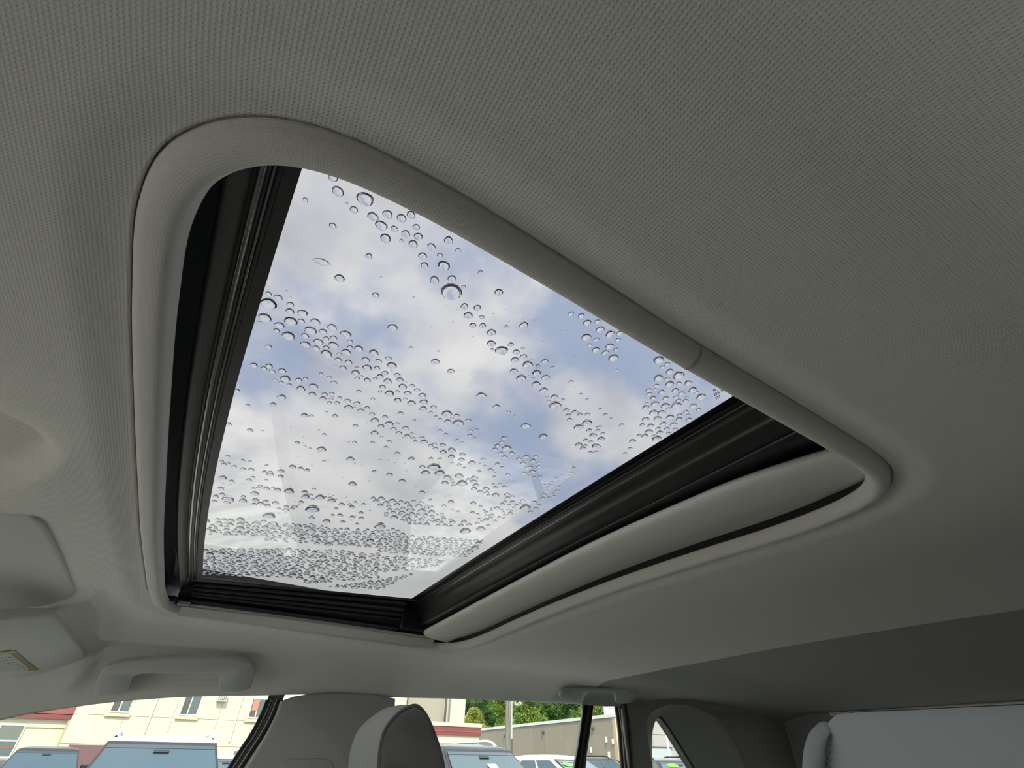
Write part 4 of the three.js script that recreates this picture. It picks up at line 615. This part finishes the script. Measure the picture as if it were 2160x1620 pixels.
// trees on the slope behind the warehouse
{
  const leaf = (x, y, z, s, out, up) => { const a = V(rr(-1, 1), rr(-1, 1), rr(-1, 1)).normalize(), n = V(rr(-1, 1), rr(-0.2, 1) + up, rr(-1, 1)).normalize(), b = n.clone().cross(a).normalize().multiplyScalar(s * 0.62); a.copy(b).cross(n).normalize().multiplyScalar(s); const p = [V(x, y, z).sub(a), V(x, y, z).add(b), V(x, y, z).add(a), V(x, y, z).sub(b)]; for (const i of [0, 1, 2, 0, 2, 3]) out.push(p[i].x, p[i].y, p[i].z); };
  const greens = [lin(0.16, 0.25, 0.035), lin(0.105, 0.195, 0.03), lin(0.06, 0.13, 0.028), lin(0.24, 0.27, 0.05)].map((c) => S(c, 0.8, { side: THREE.DoubleSide }));
  const leafM = greens.map((m) => new THREE.MeshPhysicalMaterial({ color: m.color, roughness: 0.9, transmission: 0.35, thickness: 0, side: THREE.DoubleSide, specularIntensity: 0.2 }));
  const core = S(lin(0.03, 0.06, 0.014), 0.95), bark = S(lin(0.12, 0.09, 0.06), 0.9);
  const tree = (label, ratio, rise, x, kind, spread = 1, sparse = 1) => {
    const z = -x / ratio, h = 1.35 + rise * -z, r = 0.042 * -z * spread;
    const t = thing('tree', label, 'tree', [x, 0, z], 'trees behind the warehouse');
    const lobes = []; for (let k = 0; k < 15; k++) { const a = rnd() * 6.283, q = rnd() ** 0.6 * r * 0.72, y = h * rr(0.36, 0.92), w = (1 - Math.abs(y / h - 0.6) * 0.9); lobes.push([Math.cos(a) * q * w, y, Math.sin(a) * q * w, r * rr(0.26, 0.42)]); }
    const pos = [], cores = [];
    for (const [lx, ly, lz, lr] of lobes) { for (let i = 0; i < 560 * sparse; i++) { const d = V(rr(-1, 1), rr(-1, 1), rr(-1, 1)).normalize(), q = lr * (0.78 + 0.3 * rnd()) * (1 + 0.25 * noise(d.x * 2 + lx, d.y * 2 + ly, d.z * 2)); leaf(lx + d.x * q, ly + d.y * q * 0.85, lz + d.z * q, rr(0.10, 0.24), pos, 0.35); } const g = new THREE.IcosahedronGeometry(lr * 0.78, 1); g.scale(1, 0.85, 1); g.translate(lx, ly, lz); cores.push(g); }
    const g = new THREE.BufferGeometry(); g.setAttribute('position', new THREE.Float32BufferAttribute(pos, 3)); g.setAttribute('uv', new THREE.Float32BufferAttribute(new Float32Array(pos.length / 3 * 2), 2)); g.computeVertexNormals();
    dress(mesh('foliage', g, leafM[kind], t), null, null, null, 'stuff'); mesh('dark_crown_cores', plainMerge(cores), core, t); mesh('trunk', new THREE.CylinderGeometry(0.16, 0.3, h * 0.6, 10).translate(0, h * 0.3, 0), bark, t);  // dark blobs put shade into the inside of each crown
  };
  tree('yellow-green tree just right of the grey tower', 0.515, 0.094, 57, 3, 0.85); tree('dark tree in the gap above the yellow-green tree', 0.532, 0.125, 66, 2, 0.8); tree('bright tree behind the utility pole', 0.572, 0.125, 57, 0, 0.8);
  tree('large bright green tree right of the utility pole', 0.640, 0.128, 57, 0, 1.0); tree('mid green tree above the middle of the warehouse roof', 0.690, 0.122, 63, 1, 0.9); tree('dark green tree left of the divider bar', 0.735, 0.128, 58, 2, 1.0);
  tree('bright tree behind the divider bar', 0.790, 0.118, 57, 0, 0.9); tree('light tree by the roof vents', 0.845, 0.114, 65, 0, 0.9); tree('tall tree at the back, mid green crown behind the pole', 0.60, 0.160, 76, 1, 1.2); tree('tall tree at the back, dark crown over the warehouse', 0.68, 0.160, 76, 2, 1.2); tree('tall tree at the back, mid green crown near the divider bar', 0.78, 0.155, 76, 1, 1.3); tree('tall dark tree at the back next to the tower', 0.50, 0.150, 76, 2, 1.2); tree('tall tree at the back, dark crown left of the pole', 0.55, 0.155, 92, 1, 1.2); tree('tall tree at the back, dark crown right of the pole', 0.64, 0.165, 92, 2, 1.2); tree('tall tree at the back, mid green crown, in the middle gap', 0.73, 0.16, 92, 1, 1.2); tree('tall tree at the back right above the roof vents', 0.86, 0.15, 92, 2, 1.3);
}
// parked cars
{
  const glassDark = new THREE.MeshPhysicalMaterial({ color: lin(0.045, 0.07, 0.095), roughness: 0.06, specularIntensity: 0.42 }), sunBand = S(lin(0.02, 0.03, 0.045), 0.25), cabinDark = S(lin(0.008, 0.008, 0.01), 0.6), tyre = S(lin(0.02, 0.02, 0.02), 0.9), rim = S(lin(0.5, 0.5, 0.52), 0.35, { metalness: 0.7 }), lampM = S(lin(0.75, 0.78, 0.8), 0.15), chrome = S(lin(0.7, 0.72, 0.74), 0.3, { metalness: 0.6 }), green = lin(0.12, 0.72, 0.05);
  const paint = (c) => new THREE.MeshPhysicalMaterial({ color: c, roughness: 0.5, clearcoat: 0.25, clearcoatRoughness: 0.08, specularIntensity: 0.5 });
  // +z is the front; half width w, roof height h, belt height y0; the cab reaches from zr (rear) to zf (cowl), its roof from zr2 to zf2
  function car(name, label, at, turn, o) {
    const t = thing(name, label, 'car', at, 'parked cars', turn), body = paint(o.color), { w, h, belt, len, hood } = o, zf = o.zf, zr = o.zr, zf2 = o.zf2, zr2 = o.zr2, wr = w * (o.taper ?? 0.74);
    const add = (n, g, m, p = t) => mesh(n, g, m, p);
    // lower body: side outline swept across the car, pulled in at the ends
    const side = new THREE.Shape(); const F = len / 2, B = -len / 2;
    side.moveTo(B + 0.05, 0.32); side.lineTo(F - 0.12, 0.28); side.quadraticCurveTo(F, 0.3, F, 0.5); side.lineTo(F - 0.02, hood - 0.16); side.quadraticCurveTo(F - 0.06, hood - 0.05, F - 0.3, hood); side.quadraticCurveTo(zf + 0.4, hood + 0.09, zf - 0.02, belt); side.lineTo(zr, belt); side.lineTo(B + 0.06, o.tail ?? belt - 0.05); side.quadraticCurveTo(B, belt - 0.3, B, 0.55); side.lineTo(B + 0.05, 0.32);
    const g = new THREE.ExtrudeGeometry(side, { depth: 2 * w - 0.16, bevelEnabled: true, bevelThickness: 0.08, bevelSize: 0.06, bevelOffset: -0.06, bevelSegments: 4, curveSegments: 10 }); g.translate(0, 0, -w + 0.08); g.rotateY(-Math.PI / 2); add('body', toCreasedNormals(g, 0.7), body);
    // cab: rounded hoops from the belt line up to the roof
    const hoop = (s) => { const e = s ** 1.15, y = lerp(belt - 0.02, h, s), hw = lerp(w - 0.05, wr, e), f = lerp(zf, zf2, e), r = lerp(zr, zr2, e), out = []; const c = 0.09; for (const [sx, sz] of [[1, 1], [-1, 1], [-1, -1], [1, -1]]) for (let k = 0; k <= 4; k++) { const a = (k / 4) * Math.PI / 2 + ({ '1,1': 0, '-1,1': 1, '-1,-1': 2, '1,-1': 3 })[sx + ',' + sz] * Math.PI / 2; out.push(V(sx * (hw - c) + c * Math.cos(a), y + (k === 2 ? 0 : 0), (sz > 0 ? f - c : r + c) + c * Math.sin(a))); } out.push(out[0].clone()); return out; };
    const rows = [0, 0.3, 0.6, 0.88, 0.95].map(hoop); const roofRow = (q, y) => hoop(0.95).map((p) => V(p.x * q, y, lerp((zf2 + zr2) / 2, p.z, q)));
    rows.push(roofRow(0.975, h - 0.022), roofRow(0.9, h), roofRow(0.6, h + 0.035), roofRow(0.3, h + 0.045), roofRow(0.01, h + 0.048)); const cab = grid(rows, null, false); add('cab', flipped(cab), body);
    // glass: flat panes a few millimetres proud of the cab
    const at2 = (s) => { const e = Math.sign(s) * Math.abs(s) ** 1.15; return { y: lerp(belt - 0.02, h, s), hw: lerp(w - 0.05, wr, e), f: lerp(zf, zf2, e), r: lerp(zr, zr2, e) }; };
    const frontPane = (s0, s1, inset, m, n, zo) => { const a = at2(s0), b = at2(s1), q = []; for (let i = 0; i <= 12; i++) { const u = i / 12 * 2 - 1, bend = -0.008 * u * u; q.push([V(u * (a.hw - inset), a.y, a.f + 0.012 + bend + zo), V(u * (b.hw - inset), b.y, b.f + 0.012 + bend + zo)]); } return add(n, grid(q), m); };
    frontPane(-0.02, 0.90, -0.005, cabinDark, 'windscreen_frame', 0.022); frontPane(0.05, 0.84, 0.035, glassDark, 'windscreen', 0.032); frontPane(0.775, 0.842, 0.034, sunBand, 'sun_band', 0.034);
    for (const s of [-1, 1]) { const a = at2(0.08), b = at2(0.86), spans = o.sides ?? [[0.03, 0.34], [0.37, 0.68], [0.72, 0.95]]; for (const [u0, u1] of spans) { const P = (q, u, i) => V(s * (q.hw + 0.006), q.y, lerp(q.f - 0.10, q.r + 0.1, u)); add('side_window', grid([[P(a, u0), P(b, u0)], [P(a, u1), P(b, u1)]]), glassDark); } }
    { const a = at2(0.1), b = at2(0.9); add('rear_window', grid([[V(-a.hw + 0.12, a.y, a.r - 0.01), V(-b.hw + 0.1, b.y, b.r - 0.01)], [V(a.hw - 0.12, a.y, a.r - 0.01), V(b.hw - 0.1, b.y, b.r - 0.01)]]), glassDark); }
    if (o.rails) for (const s of [-1, 1]) add('roof_rail', tube([V(s * (wr - 0.03), h - 0.01, zf2 - 0.22), V(s * (wr - 0.03), h + 0.075, zf2 - 0.42), V(s * (wr - 0.04), h + 0.085, (zf2 + zr2) / 2), V(s * (wr - 0.03), h + 0.07, zr2 + 0.3), V(s * (wr - 0.03), h - 0.01, zr2 + 0.15)], 0.026, 40, 8), o.rails === 'dark' ? cabinDark : chrome);
    for (const s of [-1, 1]) {
      const mr = add('mirror', rbox(-0.12, 0.12, -0.075, 0.075, -0.06, 0.06, 0.05).translate(s * (w + 0.10), belt + 0.10, zf - 0.42), o.mirror ?? body); mesh('arm', box(-0.06, 0.06, -0.02, 0.02, -0.025, 0.025).translate(s * (w - 0.03), belt + 0.05, zf - 0.42), cabinDark, mr);
      const hl = add('headlamp', rbox(-0.2, 0.2, -0.07, 0.07, -0.08, 0.08, 0.05).translate(s * (w - 0.28), hood - 0.2, F - 0.08), lampM); void hl;
      for (const z of [F - 0.85, B + 0.85]) { const wh = add('wheel', new THREE.CylinderGeometry(0.35, 0.35, 0.24, 28).rotateZ(Math.PI / 2).translate(s * (w - 0.11), 0.35, z), tyre); mesh('rim', new THREE.CylinderGeometry(0.24, 0.24, 0.26, 20).rotateZ(Math.PI / 2).translate(s * (w - 0.10), 0.35, z), rim, wh); }
    }
    add('grille', rbox(-0.5, 0.5, hood - 0.42, hood - 0.2, F - 0.06, F + 0.015, 0.03), cabinDark);
    if (o.bed) { add('bed_liner', box(-w + 0.14, w - 0.14, belt - 0.16, belt + 0.006, B + 0.15, zr - 0.08), cabinDark); }
    const s0 = at2(0.9), onWs = (u, s, dz = 0.03) => { const q = at2(s); return V(u * q.hw, q.y, q.f + 0.044 + dz * 0 - 0.05 * u * u + 0.006); }; void s0;
    const slope = Math.atan2(zf - zf2, h - belt);
    add('rear_view_mirror', rbox(-0.10, 0.10, -0.028, 0.028, -0.008, 0.008, 0.008).rotateX(-slope).translate(0, at2(0.72).y, at2(0.72).f + 0.055), cabinDark);
    if (o.paper) add('window_sticker', box(-0.09, 0.09, -0.15, 0.15, -0.002, 0.002).rotateX(-slope).translate(o.paper[0], at2(o.paper[1]).y, at2(o.paper[1]).f + 0.052), S(o.paper[2] ?? lin(0.75, 0.72, 0.5), 0.6));
    if (o.year) {
      const cv = document.createElement('canvas'); cv.width = 256; cv.height = 128; const c = cv.getContext('2d'); c.fillStyle = '#5ff21c'; c.fillRect(0, 0, 256, 128); c.fillStyle = '#14620a'; c.font = 'bold 84px sans-serif'; c.textAlign = 'center'; c.textBaseline = 'middle'; c.fillText(o.year, 128, 68);
      const tx = new THREE.CanvasTexture(cv); tx.colorSpace = THREE.SRGBColorSpace; const q = at2(o.yearAt[1]); const cg = new THREE.CircleGeometry(1, 40); cg.scale(o.yearAt[2] ?? 0.19, 0.085, 1); const st = add('price_sticker', cg.rotateX(-slope).translate(o.yearAt[0], q.y, q.f + 0.054 - 0.008 * (o.yearAt[0] / q.hw) ** 2), S(0xffffff, 0.5, { map: tx })); dress(st, 'bright green oval sticker with the model year');
    }
    return t;
  }
  const suv = { w: 0.93, h: 1.66, belt: 1.08, len: 4.6, hood: 1.05, zf: 1.05, zf2: 0.2, zr: -2.15, zr2: -1.85, rails: 'silver' };
  car('parked_suv', 'pale silver-blue SUV facing us in front of the cream building', [0.12, 0, -10.75], 0, { ...suv, h: 1.69, color: lin(0.22, 0.25, 0.30), rails: 'silver', mirror: S(lin(0.05, 0.05, 0.06), 0.4) });
  car('parked_suv', 'dark grey SUV facing us right of the passenger headrest', [4.98, 0, -9.9], 0.12, { ...suv, h: 1.66, color: lin(0.016, 0.019, 0.027), paper: [0.06, 0.42, lin(0.75, 0.70, 0.42)] });
  car('parked_crossover', 'white crossover turned away to the right with a green oval sticker', [9.3, 0, -12.9], 0.30, { ...suv, w: 0.9, h: 1.58, len: 4.5, zr: -2.1, zr2: -1.3, zf2: 0.05, color: lin(0.42, 0.44, 0.44), rails: null, year: '2022', yearAt: [-0.45, 0.70] });
  car('parked_suv', 'dark SUV with roof rails between white crossover and door edge', [18.9, 0, -22.5], 0.9, { ...suv, h: 1.72, color: lin(0.012, 0.013, 0.018), rails: 'dark' });
  car('parked_suv', 'dark SUV with a green oval sticker seen through the quarter window', [15.7, 0, -15.4], -0.25, { ...suv, h: 1.60, color: lin(0.012, 0.013, 0.018), rails: 'dark', year: '2020', yearAt: [-0.3, 0.70, 0.22] });
  car('parked_pickup', 'black pickup truck facing us in front of the low wing', [-2.75, 0, -23.4], 0.1, { w: 0.98, h: 1.76, belt: 1.2, len: 5.6, hood: 1.16, zf: 0.9, zf2: 0.25, zr: -1.2, zr2: -1.05, bed: true, tail: 1.15, color: lin(0.012, 0.012, 0.014), sides: [[0.03, 0.48], [0.54, 0.95]] });
  car('parked_car', 'grey car at the left edge beside the black pickup', [-5.4, 0, -28], -0.15, { ...suv, h: 1.52, color: lin(0.10, 0.10, 0.105), rails: null });
  car('parked_van', 'white car half hidden behind the silver-blue SUV', [1.75, 0, -18.4], 0.1, { ...suv, h: 1.55, color: lin(0.42, 0.42, 0.415), rails: null });
}
renderer.render(scene, camera);
